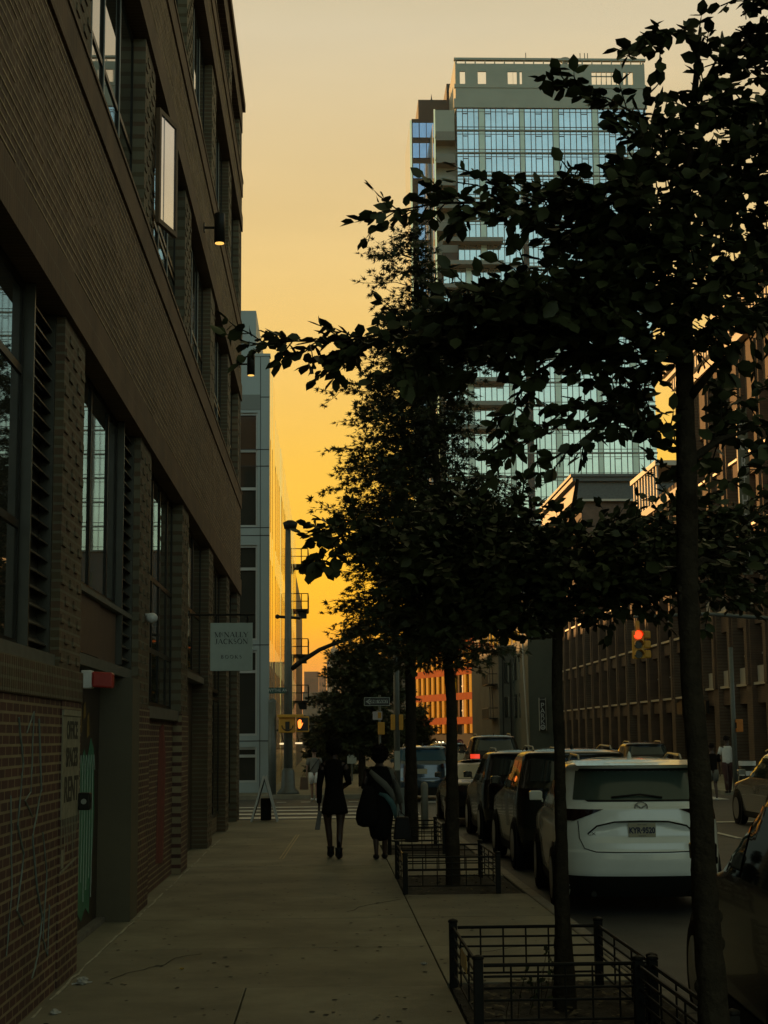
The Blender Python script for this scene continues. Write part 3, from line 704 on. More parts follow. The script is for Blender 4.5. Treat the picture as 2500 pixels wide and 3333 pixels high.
b = MB(); b.box((xa-.25, TY+.1, 0), (xa, TY+2.5, tz(356))); add(b, 'corner_post', m_side, T)
# darker neighbour to its left
TB = root('blue_block', (tx(1345), 252, 0), 'narrow darker glass block with blue windows tucked left of the tall tower', 'building')
YB = 252.0
def bx(px): return at(px, 900, YB).x
def bz(py): return at(1400, py, YB).z
b = MB(); b.box((bx(1346), YB+.3, 0), (bx(1430), YB+14, bz(385))); b.box((bx(1369), YB+.6, 0), (bx(1480), YB+12, bz(320))); b.box((bx(1464), YB+1, 0), (bx(1500), YB+10, bz(264))); add(b, 'wall', m_tdark, TB)
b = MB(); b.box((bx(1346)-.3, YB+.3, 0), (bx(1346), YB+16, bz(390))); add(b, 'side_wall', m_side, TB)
z = bz(390); k = 0
while z > 40:
    b = MB(); s = 0 if k < 3 else .8
    b.box((bx(1349)+s, YB+.1, z-3.0), (bx(1349)+s+1.0, YB+.3, z-.5)); b.box((bx(1349)+s+1.15, YB+.1, z-3.0), (bx(1349)+s+2.2, YB+.3, z-.5))
    b.box((bx(1395)+s*.4, YB+.1, z-3.0), (bx(1395)+s*.4+1.4, YB+.3, z-.5)); add(b, 'window_band', mat('blue_glass', (.30, .40, .52), .08, .9, var=.15, vscale=.3), TB)
    z -= 3.5; k += 1
b = MB(); b.lathe([(.3, 0), (.1, .8), (.01, 1.6)], (bx(1415), YB+2, bz(320)), 6); add(b, 'roof_finial', m_tdark, TB)

# ================================================================== long brick block on the right
RX = 18.6
m_bkr = brick('warm_brick', (.105, .056, .030), (.08, .044, .026), (.12, .085, .05), 'x', bump=.5)
m_bkry = brick('warm_brick_end', (.13, .072, .045), (.10, .056, .038), (.12, .09, .065), 'y', bump=.5)
m_cor = mat('cornice_stone', (.42, .38, .30), .6, var=.2, vscale=.7)
m_cord = mat('slate_cornice', (.075, .085, .08), .6, var=.2)
m_silr = mat('light_sill', (.45, .40, .30), .5, var=.1)
m_trim = mat('window_trim', (.30, .29, .24), .3, var=.1)
m_gl3 = glass('right_glass', (.022, .024, .02), .04, 0, 1.8, .03, .6)
BR = root('brick_block', (RX, 60, 0), 'long red brown brick block with close pilasters and narrow tall windows across the street', 'building')
def rwin(par, y0, y1, z0, z1, fx=RX+.32, style=0):
    f = MB(); ym = (y0+y1)/2
    f.box((fx-.06, ym-.05, z0), (fx+.05, ym+.05, z1)); f.box((fx-.03, y0, z1-.1), (fx+.05, y1, z1)); f.box((fx-.03, y0, (z0+z1)/2-.04), (fx+.05, y1, (z0+z1)/2+.04))
    if style: f.box((fx-.25, y0, z0), (fx-.0, y1, z0+.7)); 
    o = add(f, 'window', m_trim if style == 0 else m_cor, par)
    p = MB(); p.box((fx+.06, y0, z0), (fx+.09, y1, z1)); add(p, 'pane', m_gl3, o)
    s = MB(); s.box((RX-.12, y0-.05, z0-.13), (RX+.3, y1+.05, z0-.02)); add(s, 'sill', m_silr, o)
b = MB(); b.box((RX+.45, 60.3, 0), (45, 128, 14.2)); add(b, 'core', m_dark, BR)
zfl = [(3.85, 6.15), (6.95, 9.2), (10.0, 12.2)]
# middle part, fourteen narrow bays
y = 82.0; nb = 14; st = 3.25
b = MB()
for z0, z1 in ((0, .4), (3.05, 3.72), (6.16, 6.82), (9.21, 9.87), (12.21, 14.3)): b.box((RX+.02, 82, z0), (RX+.5, 82+nb*st, z1))
add(b, 'spandrel', m_bkr, BR)
for i in range(nb+1):
    p = MB(); yy = y+i*st; p.box((RX-.16, yy-.42, 0), (RX+.5, yy+.42, 14.3)); p.box((RX-.22, yy-.2, 3.8), (RX-.161, yy+.2, 14.3)); add(p, 'pilaster', m_bkr, BR)
for i in range(nb):
    for z0, z1 in zfl: rwin(BR, y+i*st+.43, y+(i+1)*st-.43, z0, z1)
    p = MB(); p.box((RX+.3, y+i*st+.43, .4), (RX+.36, y+(i+1)*st-.43, 3.05)); p.box((RX+.2, y+i*st+1.5, .4), (RX+.3, y+i*st+1.62, 3.05)); add(p, 'shop_window', m_gl3, BR)
b = MB(); b.box((RX-.3, 82, 14.303), (RX+.6, 128, 14.7)); add(b, 'roof_edge', m_cord, BR)
# far part rising above it, end wall towards us
FZ = at(1878, 1600, 115).z; ZC = at(1878, 1548, 115).z
b = MB(); b.box((RX+.0, 115, 14.0), (40, 134, ZC-1.8)); add(b, 'end_wall', m_bkry, BR)
b = MB(); b.box((RX-.5, 114.6, ZC-1.797), (40, 134.5, ZC-1.5)); b.box((RX-.3, 114.8, ZC-1.497), (40, 134.5, ZC-.5)); b.box((RX-.7, 114.4, ZC-.497), (40, 134.7, ZC-.2)); b.box((RX-.85, 114.2, ZC-.197), (40, 134.8, ZC)); add(b, 'cornice', m_cord, BR)
b = MB(); b.box((RX-.55, 114.55, ZC-1.95), (31, 114.7, ZC-1.80)); add(b, 'cornice_trim', m_cor, BR)
# near part, six tall bays with ornate bays
NB = root('corner_brick_building', (RX, 60, 0), 'tall ornate brown brick building with bracketed cornice at the right edge', 'building')
YN0, YN1, ZN = 60.5, 81.5, at(2250, 1176, 79).z
b = MB(); b.box((RX+.5, YN0+.3, 0), (45, YN1, ZN-1)); add(b, 'core', m_dark, NB)
st = (YN1-YN0)/7
rowsN = [(4.1, 6.6), (7.6, 10.0), (11.0, 13.2), (14.2, 16.4)]
b = MB(); zt = 0
for z0, z1 in [(0, 0)]+rowsN+[(ZN-1.5, ZN-1.5)]:
    if z0 > zt: b.box((RX+.02, YN0, zt if zt else 3.2), (RX+.55, YN1, z0))
    zt = z1
add(b, 'spandrel', m_bkr, NB)
for i in range(8):
    p = MB(); yy = YN0+i*st; p.box((RX-.2, yy-.45, 0), (RX+.55, yy+.45, ZN-1.503)); p.box((RX-.3, yy-.22, 4), (RX-.202, yy+.22, ZN-2.0)); add(p, 'pilaster', m_bkr, NB)
for i in range(7):
    for r, (z0, z1) in enumerate(rowsN): rwin(NB, YN0+i*st+.46, YN0+(i+1)*st-.46, z0, z1, style=1 if r in (0, 1) else 0)
    p = MB(); p.box((RX+.35, YN0+i*st+.46, 0), (RX+.4, YN0+(i+1)*st-.46, 3.2)); add(p, 'shop_window', m_gl3, NB)
b = MB(); b.box((RX-.35, YN0-.2, ZN-1.5), (46, YN1+.2, ZN-1.1)); b.box((RX-.2, YN0-.2, ZN-1.097), (46, YN1+.1, ZN-.5)); b.box((RX-.8, YN0-.5, ZN-.497), (46, YN1+.4, ZN-.25)); b.box((RX-1.0, YN0-.6, ZN-.247), (46, YN1+.5, ZN))
k = YN0
while k < YN1: b.box((RX-.6, k, ZN-1.09), (RX-.201, k+.22, ZN-.5)); k += .5
add(b, 'cornice', m_cor, NB)
b = MB(); b.box((RX+.4, YN0, 0), (46, YN0+.29, ZN-1.6)); add(b, 'end_wall', m_bkry, NB)
b = MB(); b.box((RX+3, 84, 14.3), (36, 104, 17.3)); add(b, 'roof_house', m_bkry, BR)
b = MB(); c = at(1990, 1530, 100)
for k in range(9): b.box((RX+1.6, 96+k*.9, 14.7), (RX+1.7, 96.25+k*.9, c.z-.4))
b.box((RX+1.5, 95.8, c.z-.4), (RX+3.0, 104, c.z-.1)); add(b, 'roof_screen', m_cor, BR)
# blade sign, shop name
bs = root('blade_sign', (RX-.9, 66.5, 8), 'vertical olive green blade sign lettered NORTH 5TH on the brick corner building', 'sign')
cA, cB = at(2417, 1480, 66.5), at(2452, 1850, 66.5)
b = MB(); b.box((cA.x-.22, 66.44, at(2440, 1870, 66.5).z), (cA.x+.24, 66.56, at(2440, 1330, 66.5).z)); bb = add(b, 'board', mat('olive_board', (.10, .11, .07), .6, var=.12), bs)
b = MB()
for z in (9, 13): b.tube([(cA.x+.1, 66.5, z), (RX-.1, 66.5, z)], .03, 6)
add(b, 'bracket', m_fr, bs)
m_ltr = mat('pale_letter', (.42, .42, .38), .6, var=0)
for i, ch in enumerate('NORTH5TH'):
    z = at(2440, 1632+(i-4)*61, 66.5).z-.0; text(ch, 'lettering', .72, (cA.x+.02, 66.435, z), FACE, m_ltr, bb, .004, sx=.55)
ps = root('fascia_sign', (RX-.2, 80, 3), 'dark fascia sign with pale letters PAINT STORE over the corner shop', 'sign')
c = at(2312, 2305, 80.5); b = MB(); b.box((RX-.95, 79.6, c.z-.35), (RX-.35, 79.7, c.z+.35)); b.box((RX-.9, 79.7, c.z-.3), (RX-.2, 81, c.z+.3)); b.box((RX-.36, 77.0, c.z-.3), (RX-.21, 82.0, c.z+.3)); q = add(b, 'board', m_fr, ps)
text('PAINT STORE', 'lettering', .55, (RX-.365, 79.5, c.z), (math.pi/2, 0, -math.pi/2), m_ltr, q, .004, sx=1.1)

# ================================================================== parking building, blank wall, fire escape, pipe
PB = root('parking_building', (17, 136, 0), 'dark olive rendered building with a blank end wall and a vertical PARK sign', 'building')
m_olive = mat('olive_render', (.075, .078, .05), .8, var=.15, vscale=.4)
px0, px1 = at(1722, 2300, 136).x, at(1810, 2300, 136).x
b = MB(); b.box((px0, 136, 0), (px1+2, 142, at(1750, 2030, 136).z)); b.box((px0+.4, 142, 0), (px1+2, 190, 14)); add(b, 'wall', m_olive, PB)
b = MB()
for k in range(12):
    for z in (3.5, 7, 10.5): b.box((px0+.35, 144+k*3.8, z), (px0+.41, 146+k*3.8, z+2.2))
add(b, 'window_row', m_gl3, PB)
b = MB(); c0, c1 = at(1712, 2150, 134), at(1730, 2450, 134); b.tube([(c0.x, 135.9, c0.z+3), (c0.x, 135.9, c0.z), (c1.x, 135.9, c1.z), (c1.x, 135.9, .1)], .07, 6); add(b, 'drain_pipe', m_silr, PB)
sg = root('park_sign', (px0, 135.5, 8), 'narrow vertical black sign spelling PARK in pale letters with a round arrow', 'sign')
c0, c1 = at(1755, 2275, 135.6), at(1773, 2378, 135.6)
b = MB(); b.box((c0.x, 135.45, c1.z), (c1.x+.1, 135.7, c0.z+.1)); q = add(b, 'board', m_fr, sg)
b = MB(); 
for x in (c0.x-.04, c1.x+.1): b.box((x, 135.43, c1.z), (x+.04, 135.72, c0.z+.1))
add(b, 'rim', m_silr, sg)
for i, ch in enumerate('PARK'): text(ch, 'lettering', .62, ((c0.x+c1.x)/2+.04, 135.44, at(1764, 2297+i*17.5, 135.6).z), FACE, m_ltr, q, .004)
text('24 HR', 'lettering', .2, ((c0.x+c1.x)/2+.04, 135.44, c0.z-.05), FACE, m_ltr, q, .004)
b = MB(); zc = at(1764, 2367, 135.6).z
for i in range(14):
    t0, t1 = 2*math.pi*i/14, 2*math.pi*(i+1)/14; xc = (c0.x+c1.x)/2+.04
    b.prism([(xc+.13*math.cos(t0), 135.44, zc+.13*math.sin(t0)), (xc+.22*math.cos(t0), 135.44, zc+.22*math.sin(t0)), (xc+.22*math.cos(t1), 135.44, zc+.22*math.sin(t1)), (xc+.13*math.cos(t1), 135.44, zc+.13*math.sin(t1))], (0, -.01, 0))
b.prism([(xc-.08, 135.44, zc+.03), (xc+.1, 135.44, zc+.03), (xc, 135.44, zc-.12)], (0, -.01, 0)); add(b, 'arrow_ring', m_ltr, q)
FE = root('walkup_building', (14.5, 150, 0), 'dark walk-up building with iron fire escapes before the parking sign', 'building')
x0 = at(1625, 2300, 150).x; b = MB(); b.box((x0, 150, 0), (px0+3, 178, at(1650, 2100, 150).z)); add(b, 'wall', mat('drab_wall', (.09, .082, .055), .8, var=.3, vscale=.5), FE)
b = MB()
for z in (3.5, 6.7, 9.9):
    b.box((x0-.9, 151, z), (x0-.02, 157, z+.08)); b.tube([(x0-.9, 151, z+1), (x0-.9, 157, z+1)], .04, 4); b.tube([(x0-.9, 151, z+1), (x0-.02, 151, z+1)], .04, 4)
    for k in range(9): b.box((x0-.92, 151+k*.75, z), (x0-.88, 151.04+k*.75, z+1))
    b.tube([(x0-.7, 151.5, z), (x0-.3, 155.5, z+3.1)], .05, 4); b.tube([(x0-.4, 151.5, z), (x0-.1, 155.5, z+3.1)], .05, 4)
for k in range(4): b.box((x0+.3+k*.75, 149.93, 0), (x0+.42+k*.75, 149.99, 9))
add(b, 'fire_escape', m_fr, FE)
b = MB()
for z in (3.6, 6.8): 
    for k in range(3): b.box((x0+.5+k*.85, 149.9, z), (x0+.95+k*.85, 149.99, z+1.9))
add(b, 'window_row', m_gl3, FE)

# ================================================================== orange building far down the street
OB = root('orange_building', (14, 205, 0), 'orange brick building with bright yellow pilasters lit by the low sun', 'building')
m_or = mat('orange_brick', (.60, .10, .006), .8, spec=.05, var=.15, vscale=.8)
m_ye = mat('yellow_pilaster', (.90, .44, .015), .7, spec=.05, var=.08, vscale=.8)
A, B = at(1340, 2300, 222), at(1572, 2300, 200)
A2, B2 = Vector((A.x, 222)), Vector((B.x, 200)); dvv = (B2-A2); Lw = dvv.length; dvv.normalize(); nvv = Vector((-abs(dvv.y), -abs(dvv.x)))
nvv = Vector((dvv.y, -dvv.x)); 
def oq(w, u0, u1, z0, z1, d0, d1):
    a = A2+dvv*u0; c = A2+dvv*u1; w.prism([(a.x+nvv.x*d0, a.y+nvv.y*d0, z0), (c.x+nvv.x*d0, c.y+nvv.y*d0, z0), (c.x+nvv.x*d0, c.y+nvv.y*d0, z1), (a.x+nvv.x*d0, a.y+nvv.y*d0, z1)], (nvv.x*(d1-d0), nvv.y*(d1-d0), 0))
zb = [3.9, 7.0, 10.2, 13.4]
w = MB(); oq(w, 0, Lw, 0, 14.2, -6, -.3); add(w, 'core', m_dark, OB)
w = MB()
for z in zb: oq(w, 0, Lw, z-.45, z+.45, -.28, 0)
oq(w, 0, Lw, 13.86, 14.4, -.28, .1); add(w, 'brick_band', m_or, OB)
n = 13
for i in range(n+1):
    if i in (9,): continue
    u = i*(Lw-.5)/n
    for z0, z1 in ((zb[0]-1.6, zb[0]-.46), (zb[0]+.46, zb[1]-.46), (zb[1]+.46, zb[2]-.46), (zb[2]+.46, zb[3]-.46)):
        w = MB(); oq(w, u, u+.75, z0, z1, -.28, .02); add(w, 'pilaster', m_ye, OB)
for i in range(n):
    for r in range(3):
        w = MB(); u = i*(Lw-.5)/n+.76; oq(w, u, u+(Lw-.5)/n-.77, zb[r]+.46, zb[r+1]-.46, -.26, -.2); oo = add(w, 'window', m_gl3, OB)
        if i == 9: 
            q = MB(); oq(q, u+.35, u+.55, zb[r]+.46, zb[r+1]-.46, -.19, -.1); oq(q, u, u+1.2, zb[r]+1.2, zb[r]+1.35, -.19, -.12); add(q, 'frame', m_silr, oo)
# ================================================================== skyline beyond
m_far1 = mat('far_brown', (.16, .10, .075), .9, var=.15, vscale=.02)
m_far2 = mat('far_grey', (.22, .17, .12), .9, var=.15, vscale=.02)
m_far3 = mat('far_pale', (.34, .28, .21), .9, var=.12, vscale=.02)
def far_tower(name, label, px0, px1, pyt, Y, m, steps=(), win=True):
    a, c = at(px0, pyt, Y), at(px1, pyt, Y); o = root(name, ((a.x+c.x)/2, Y, 0), label, 'building')
    b = MB(); b.box((a.x, Y, 0), (c.x, Y+(c.x-a.x), a.z)); h = a.z
    for (q0, q1, qy) in steps:
        u, v = at(q0, qy, Y), at(q1, qy, Y); b.box((u.x, Y+2, h), (v.x, Y+2+(v.x-u.x), u.z)); h = u.z
    add(b, 'wall', m, o)
    if win:
        w = MB(); n = max(2, int((px1-px0)/7)); zz_ = a.z-Y*.004
        while zz_ > a.z*.15:
            for i in range(n):
                xx = a.x+(c.x-a.x)*(i+.3)/n; w.box((xx, Y-.15, zz_-Y*.0022), (xx+(c.x-a.x)*.4/n, Y-.01, zz_))
            zz_ -= Y*.0042
        add(w, 'window_grid', mat('far_window', (.10, .08, .06), .5, var=.2), o)
    return o
far_tower('brown_tower', 'flat topped brown tower block on the horizon right of the fire escapes', 990, 1037, 2186, 900, m_far1)
far_tower('red_tower', 'slender reddish tower catching light beside the brown tower block', 1038, 1062, 2200, 1000, mat('far_red', (.34, .17, .11), .9, var=.2, vscale=.02))
far_tower('spired_tower', 'pale stepped skyscraper with a small pointed top far beyond the trees', 1064, 1110, 2150, 1100, m_far3, ((1070, 1106, 2128), (1076, 1100, 2110), (1082, 1092, 2095), (1086, 1088, 2078)))
far_tower('low_grey_block', 'low wide grey block under the skyline', 985, 1110, 2252, 420, m_far2, win=False)
far_tower('low_brown_block', 'low brown building at street end below the grey block', 975, 1070, 2330, 300, mat('far_drab', (.06, .052, .038), .9, var=.2, vscale=.05))
b = MB(); b.box((-140, 1400, 0), (-46, 1420, 38)); b.box((60, 1300, 0), (500, 1320, 50))
o = root('distant_row', (0, 1300, 0), 'hazy row of distant rooftops along the horizon', 'building'); add(b, 'wall', m_far2, o)
b = MB(); b.box((at(1110, 2300, 300).x, 300, 0), (18, 330, 16)); o = root('street_end_building', (8, 300, 0), 'plain drab building closing the street behind the trees', 'building'); add(b, 'wall', m_far2, o)
# building on our right side behind the camera's right, seen only in reflections
o = root('opposite_building', (19, 10, 0), 'brown brick building across the street mirrored in the left windows', 'building')
b = MB(); b.box((19.4, -12, 0), (34, 39, 13)); add(b, 'wall', m_bkr, o)
w = MB()
for k in range(12):
    for z in (4, 7.2, 10.2): w.box((19.3, -10+k*4, z), (19.41, -8+k*4, z+1.9))
add(w, 'window_row', m_gl3, o)
# ================================================================== tree guards
m_iron = mat('guard_iron', (.012, .011, .008), .6, var=.2, spec=.15)
def guard(name, x0, x1, y0, y1, label, near=True, z=.44):
    o = root(name, (x0, y0, 0), label, 'tree guard', 'iron guards round the street trees')
    for (x, y) in ((x0, y0), (x0, y1), (x1, y0), (x1, y1)):
        b = MB(); b.box((x-.030, y-.030, -.02), (x+.030, y+.030, z+.02)); b.lathe([(.036, z+.02), (.040, z+.03), (.034, z+.042), (.010, z+.05)], (x, y, 0), 10); add(b, 'post', m_iron, o, bevel=.004)
    def panel(p, q):
        b = MB(); p, q = Vector(p), Vector(q); L = (q-p).length; d = (q-p)/L; n = max(2, round(L/(.165 if abs(d.x) > .9 else .62)))
        for h in (z-.015, z-.085, z-.155, z-.23, .09): b.tube([p+Vector((0, 0, h)), q+Vector((0, 0, h))], .0085 if h < z-.02 else .013, 6, False)
        for k in range(1, n):
            a = p+d*L*k/n; b.tube([a+Vector((0, 0, .085)), a+Vector((0, 0, z-.02))], .0065, 6, False)
        add(b, 'railing', m_iron, o)
    panel((x0, y0+.035, 0), (x0, y1-.035, 0)); panel((x0+.035, y0, 0), (x1-.035, y0, 0)); panel((x0+.035, y1, 0), (x1-.035, y1, 0)); panel((x1, y0+.035, 0), (x1, y1-.035, 0))
    return o
guard('tree_guard', .94, 2.04, 10.32, 12.35, 'nearest black iron tree guard with all four corner posts showing')
guard('tree_guard', 1.93, 2.02, 8.2, 10.2, 'black iron kerb rail running past the thick right hand trunk')
guard('tree_guard', .92, 2.03, 19.45, 21.7, 'low black iron tree guard right of the woman with the shoulder bag')
guard('tree_guard', .98, 1.85, 25.9, 28.0, 'farthest black iron tree guard, small and beside the white board')
# brass tags on the guards
for k, (x, y, z0) in enumerate(((.925, 11.2, .33), (.905, 19.9, .40))):
    o = root('brass_tag', (x, y, z0), ('brass plate on the side of the nearest tree guard', 'bright brass plate on the corner of the second tree guard')[k], 'plaque', 'brass plates on the tree guards')
    b = MB(); b.box((x-.006, y-.22, z0-.05), (x-.001, y+.22, z0+.06)); add(b, 'plate', mat('brass', (.55, .33, .08), .3, .8, var=.1), o)

# ================================================================== trees
m_bark = mat('bark', (.034, .027, .017), .95, spec=.08, var=.35, vscale=9, bump=1.0, bscale=30)
m_leafA = mat('broad_leaf', (.044, .052, .018), .55, var=.55, vscale=2.6, spec=.25)
m_leafB = mat('oak_leaf', (.038, .044, .015), .5, var=.4, vscale=1.7, spec=.3)
def unit(v): 
    n = np.linalg.norm(v, axis=-1, keepdims=True); return v/np.maximum(n, 1e-6)
LEAFA = (np.array([(0, 0, 0), (.28, .29, .05), (.66, .29, .055), (1, 0, -.02), (.66, -.29, .055), (.28, -.29, .05), (.5, 0, -.02)]),
         [(0, 6, 1), (1, 6, 2), (2, 6, 3), (3, 6, 4), (4, 6, 5), (5, 6, 0)])
_s = [(0, 0, 0)]; _f = []
for k, (a, l) in enumerate(((0, 1.0), (42, .72), (-42, .72), (92, .55), (-92, .55), (135, .35), (-135, .35))):
    a = R(a); c = np.array([.42, 0]); t = c+np.array([math.cos(a), math.sin(a)])*l*.62; pv = np.array([-math.sin(a), math.cos(a)])*.085; n = len(_s)
    _s += [(c[0]+pv[0], c[1]+pv[1], 0), (t[0], t[1], .04), (c[0]-pv[0], c[1]-pv[1], 0)]; _f.append((n, n+2, n+1))
n = len(_s); _s += [(0, .015, 0), (.5, 0, 0), (0, -.015, 0)]; _f.append((n, n+2, n+1))
LEAFB = (np.array(_s), _f)
def leaf_mesh(name, P, D, Nn, size, shape, m, parent):
    """many small leaves as one crown"""
    V, F = shape; q = org(parent); P = np.asarray(P)-np.array(q); D = unit(np.asarray(D)); Nn = np.asarray(Nn)
    S = unit(np.cross(Nn, D)); U = np.cross(D, S); sz = np.asarray(size)[:, None, None]
    W = P[:, None, :]+sz*(V[None, :, 0:1]*D[:, None, :]+V[None, :, 1:2]*S[:, None, :]+V[None, :, 2:3]*U[:, None, :])
    n = len(P); nv = len(V); verts = W.reshape(-1, 3)
    Fa = np.array(F); faces = (Fa[None]+(np.arange(n)*nv)[:, None, None]).reshape(-1, 3)
    me = bpy.data.meshes.new(name); me.vertices.add(len(verts)); me.vertices.foreach_set('co', verts.ravel().astype(np.float32))
    me.loops.add(faces.size); me.loops.foreach_set('vertex_index', faces.ravel().astype(np.int32)); me.polygons.add(len(faces))
    me.polygons.foreach_set('loop_start', np.arange(0, faces.size, 3, dtype=np.int32)); me.update(calc_edges=True); me.validate()
    me.materials.append(m); o = bpy.data.objects.new(name, me); COL.objects.link(o); o.parent = parent; return o
class Crown:
    def __init__(s, seed): s.P = []; s.D = []; s.N = []; s.S = []; s.tw = MB(); s.r = np.random.default_rng(seed)
    def spray(s, p, d, L, n, size, droop=.25, twig=.004, spread=1.0, flat=.6):
        """one twig with leaves set alternately along it"""
        r = s.r; p = np.array(p, float); d = unit(np.array(d, float)); pts = [p.copy()]; st = L/n
        side = unit(np.cross(d, [0, 0, 1.0])+1e-3)
        for i in range(n):
            d = unit(d+r.normal(0, .10, 3)+np.array([0, 0, -droop*st])); p = p+d*st; pts.append(p.copy())
            sg = 1 if i % 2 else -1
            for _ in range(2 if r.random() < .45 else 1):
                ld = unit(d*.55+side*sg*r.uniform(.5, 1.1)*spread+r.normal(0, .32, 3)+np.array([0, 0, -.22])); sg = -sg
                s.P.append(p+r.normal(0, .006, 3)); s.D.append(ld); s.N.append(unit(np.array([0, 0, 1.0])*flat+r.normal(0, .55, 3))); s.S.append(size*r.uniform(.55, 1.2))
        s.P.append(p); s.D.append(d); s.N.append(unit(np.array([0, 0, .6])+r.normal(0, .4, 3))); s.S.append(size)
        s.tw.tube([tuple(q) for q in pts[::2]+[pts[-1]]], [twig]*(len(pts[::2]))+[twig*.4], 3, False)
    def bough(s, pts, n, L, k, size, r0=.012, droop=.25, both=True):
        """a limb that carries sprays all along it"""
        P = [Vector(p) for p in pts]; s.tw.tube(P, [r0*(1-.75*i/(len(P)-1)) for i in range(len(P))], 6, False)
        lens = [(P[i+1]-P[i]).length for i in range(len(P)-1)]; tot = sum(lens)
        for j in range(n):
            t = (j+s.r.random())/n*tot; i = 0
            while i < len(lens)-1 and t > lens[i]: t -= lens[i]; i += 1
            p = P[i].lerp(P[i+1], min(1, t/lens[i])); d = (P[i+1]-P[i]).normalized(); sd = Vector(s.r.normal(0, 1, 3)); sd -= d*sd.dot(d); sd.normalize(); sd.z *= .55
            s.spray(p, d*.75+sd*.9, L*s.r.uniform(.6, 1.1), k, size, droop)
        s.spray(P[-1], P[-1]-P[-2], L*.9, k, size, droop)
    def done(s, parent, shape, m, name='crown'):
        leaf_mesh(name, s.P, s.D, s.N, s.S, shape, m, parent); add(s.tw, 'twigs', m_bark, parent, True)
def limb(mb, pts, rs):
    """a trunk or limb with uneven bark, denser rings than the points it follows"""
    P = [Vector(p) for p in pts]; Q = []; Rr = []; rg_ = random.Random(int(abs(P[0].x)*1000))
    for i in range(len(P)-1):
        m = max(1, int((P[i+1]-P[i]).length/.05)) if rs[i] > .03 else 2
        for j in range(m): t = j/m; Q.append(P[i].lerp(P[i+1], t)); Rr.append(rs[i]*(1-t)+rs[i+1]*t)
    Q.append(P[-1]); Rr.append(rs[-1]); n0 = len(mb.v); k = 14; mb.tube(Q, [r*rg_.uniform(.97, 1.04) for r in Rr], k)
    for q in range(len(Q)):
        for j in range(k):
            a = n0+q*k+j; c = Q[q]; v = Vector(mb.v[a]); f = 1+.07*math.sin(j*2.7+q*.13)+.05*math.sin(j*1.3-q*.31)+rg_.uniform(-.035, .035); mb.v[a] = tuple(c+(v-c)*f)

# ---- tree one: thick trunk at the right, broad leaves
S1 = .086
Y1 = 7.2
T1 = root('street_tree', (1.75, Y1, -.02), 'nearest broad leaved street tree, thick dark trunk crossing the white car on the right', 'tree', 'street trees along the kerb')
b = MB(); tp = [(2385, 4100), (2362, 3700), (2322, 3300), (2298, 2950), (2278, 2560), (2250, 2200), (2239, 1900), (2234, 1500), (2228, 1150), (2225, 850), (2240, 500), (2268, 240), (2280, 90)]
pw = [130, 112, 96, 82, 70, 70, 68, 66, 56, 44, 32, 20, 10]
trunk1 = [at(x, y, Y1) for x, y in tp]; limb(b, trunk1, [w*Y1/FPX/2 for w in pw])
rg = random.Random(1)
for k in range(16):
    i = rg.randint(2, 8); p = trunk1[i].lerp(trunk1[i+1], rg.random()); rr = pw[i]*Y1/FPX/2
    a = rg.uniform(0, 6.28); b.ball((p.x+rr*.8*math.cos(a), p.y+rr*.8*math.sin(a), p.z), (rr*.35, rr*.35, rr*.5), 8, 5)
C1 = Crown(1)
def blob(C, px, py, rx, ry, Y, dy, n, L, k, size, src=None, droop=.3):
    """fill an uneven clump of twigs round a point, twigs growing away from the limb they come from"""
    c = np.array(at(px, py, Y)); ax = max(.05, rx*Y/FPX-.09); azz = max(.03, ry*Y/FPX-.05); src = np.array(src if src is not None else c)
    for _ in range(n):
        u = C.r.normal(0, 1, 3); u = u/np.linalg.norm(u)*C.r.random()**(1/3)*.92
        p = c+u*np.array([ax, dy, azz]); o = unit(p-src)*.6+u*.8+C.r.normal(0, .35, 3); o[2] *= .55
        C.spray(p, o, L*C.r.uniform(.6, 1.1), k, size, droop)
def reach(C, pts, Y0, Y1_, n, L=.26, k=6, size=S1, r0=.012, droop=.25):
    m = len(pts)-1; C.bough([at(x, y, Y0+(Y1_-Y0)*i/m) for i, (x, y) in enumerate(pts)], n, L, k, size, r0, droop)
K = C1
# long limbs read off the silhouette
reach(K, [(2232, 1180), (2000, 1150), (1750, 1090), (1500, 1090), (1300, 1080), (1120, 1110), (960, 1110), (840, 1120)], 7.2, 7.5, 46, .20, 5, S1*.95)
reach(K, [(1230, 1085), (1150, 1120), (1090, 1170)], 7.4, 7.5, 9, .16, 5, S1*.9, .006)
reach(K, [(1480, 1085), (1380, 1130), (1300, 1190)], 7.3, 7.1, 16, .22, 5, S1*.95, .008)
reach(K, [(2225, 900), (2020, 780), (1800, 720), (1600, 660), (1430, 660), (1270, 690)], 7.2, 7.9, 44, .22, 5, S1, .014)
reach(K, [(2228, 860), (2060, 640), (1900, 600), (1780, 650), (1640, 620)], 7.2, 7.0, 26, .24, 6)
reach(K, [(2235, 620), (2180, 480), (2080, 380), (1980, 320), (1860, 290)], 7.2, 7.3, 20, .16, 5, S1, .009, .35)
reach(K, [(2260, 330), (2330, 200), (2250, 110), (2150, 105), (2100, 150)], 7.2, 6.9, 16, .16, 5, S1*.95, .008)
reach(K, [(2225, 980), (2000, 970), (1780, 980), (1620, 990), (1470, 1010)], 7.2, 6.8, 40, .20, 6, S1, .014)
reach(K, [(2240, 1480), (2120, 1370), (1980, 1310), (1830, 1340), (1720, 1440), (1660, 1480)], 7.2, 7.4, 22, .18, 5, S1, .009, .4)
reach(K, [(1800, 1180), (1700, 1260), (1660, 1330), (1640, 1390)], 7.2, 7.3, 9, .16, 5, S1, .006, .4)
reach(K, [(2030, 1320), (1930, 1400), (1870, 1450)], 7.3, 7.3, 7, .16, 5, S1, .005, .4)
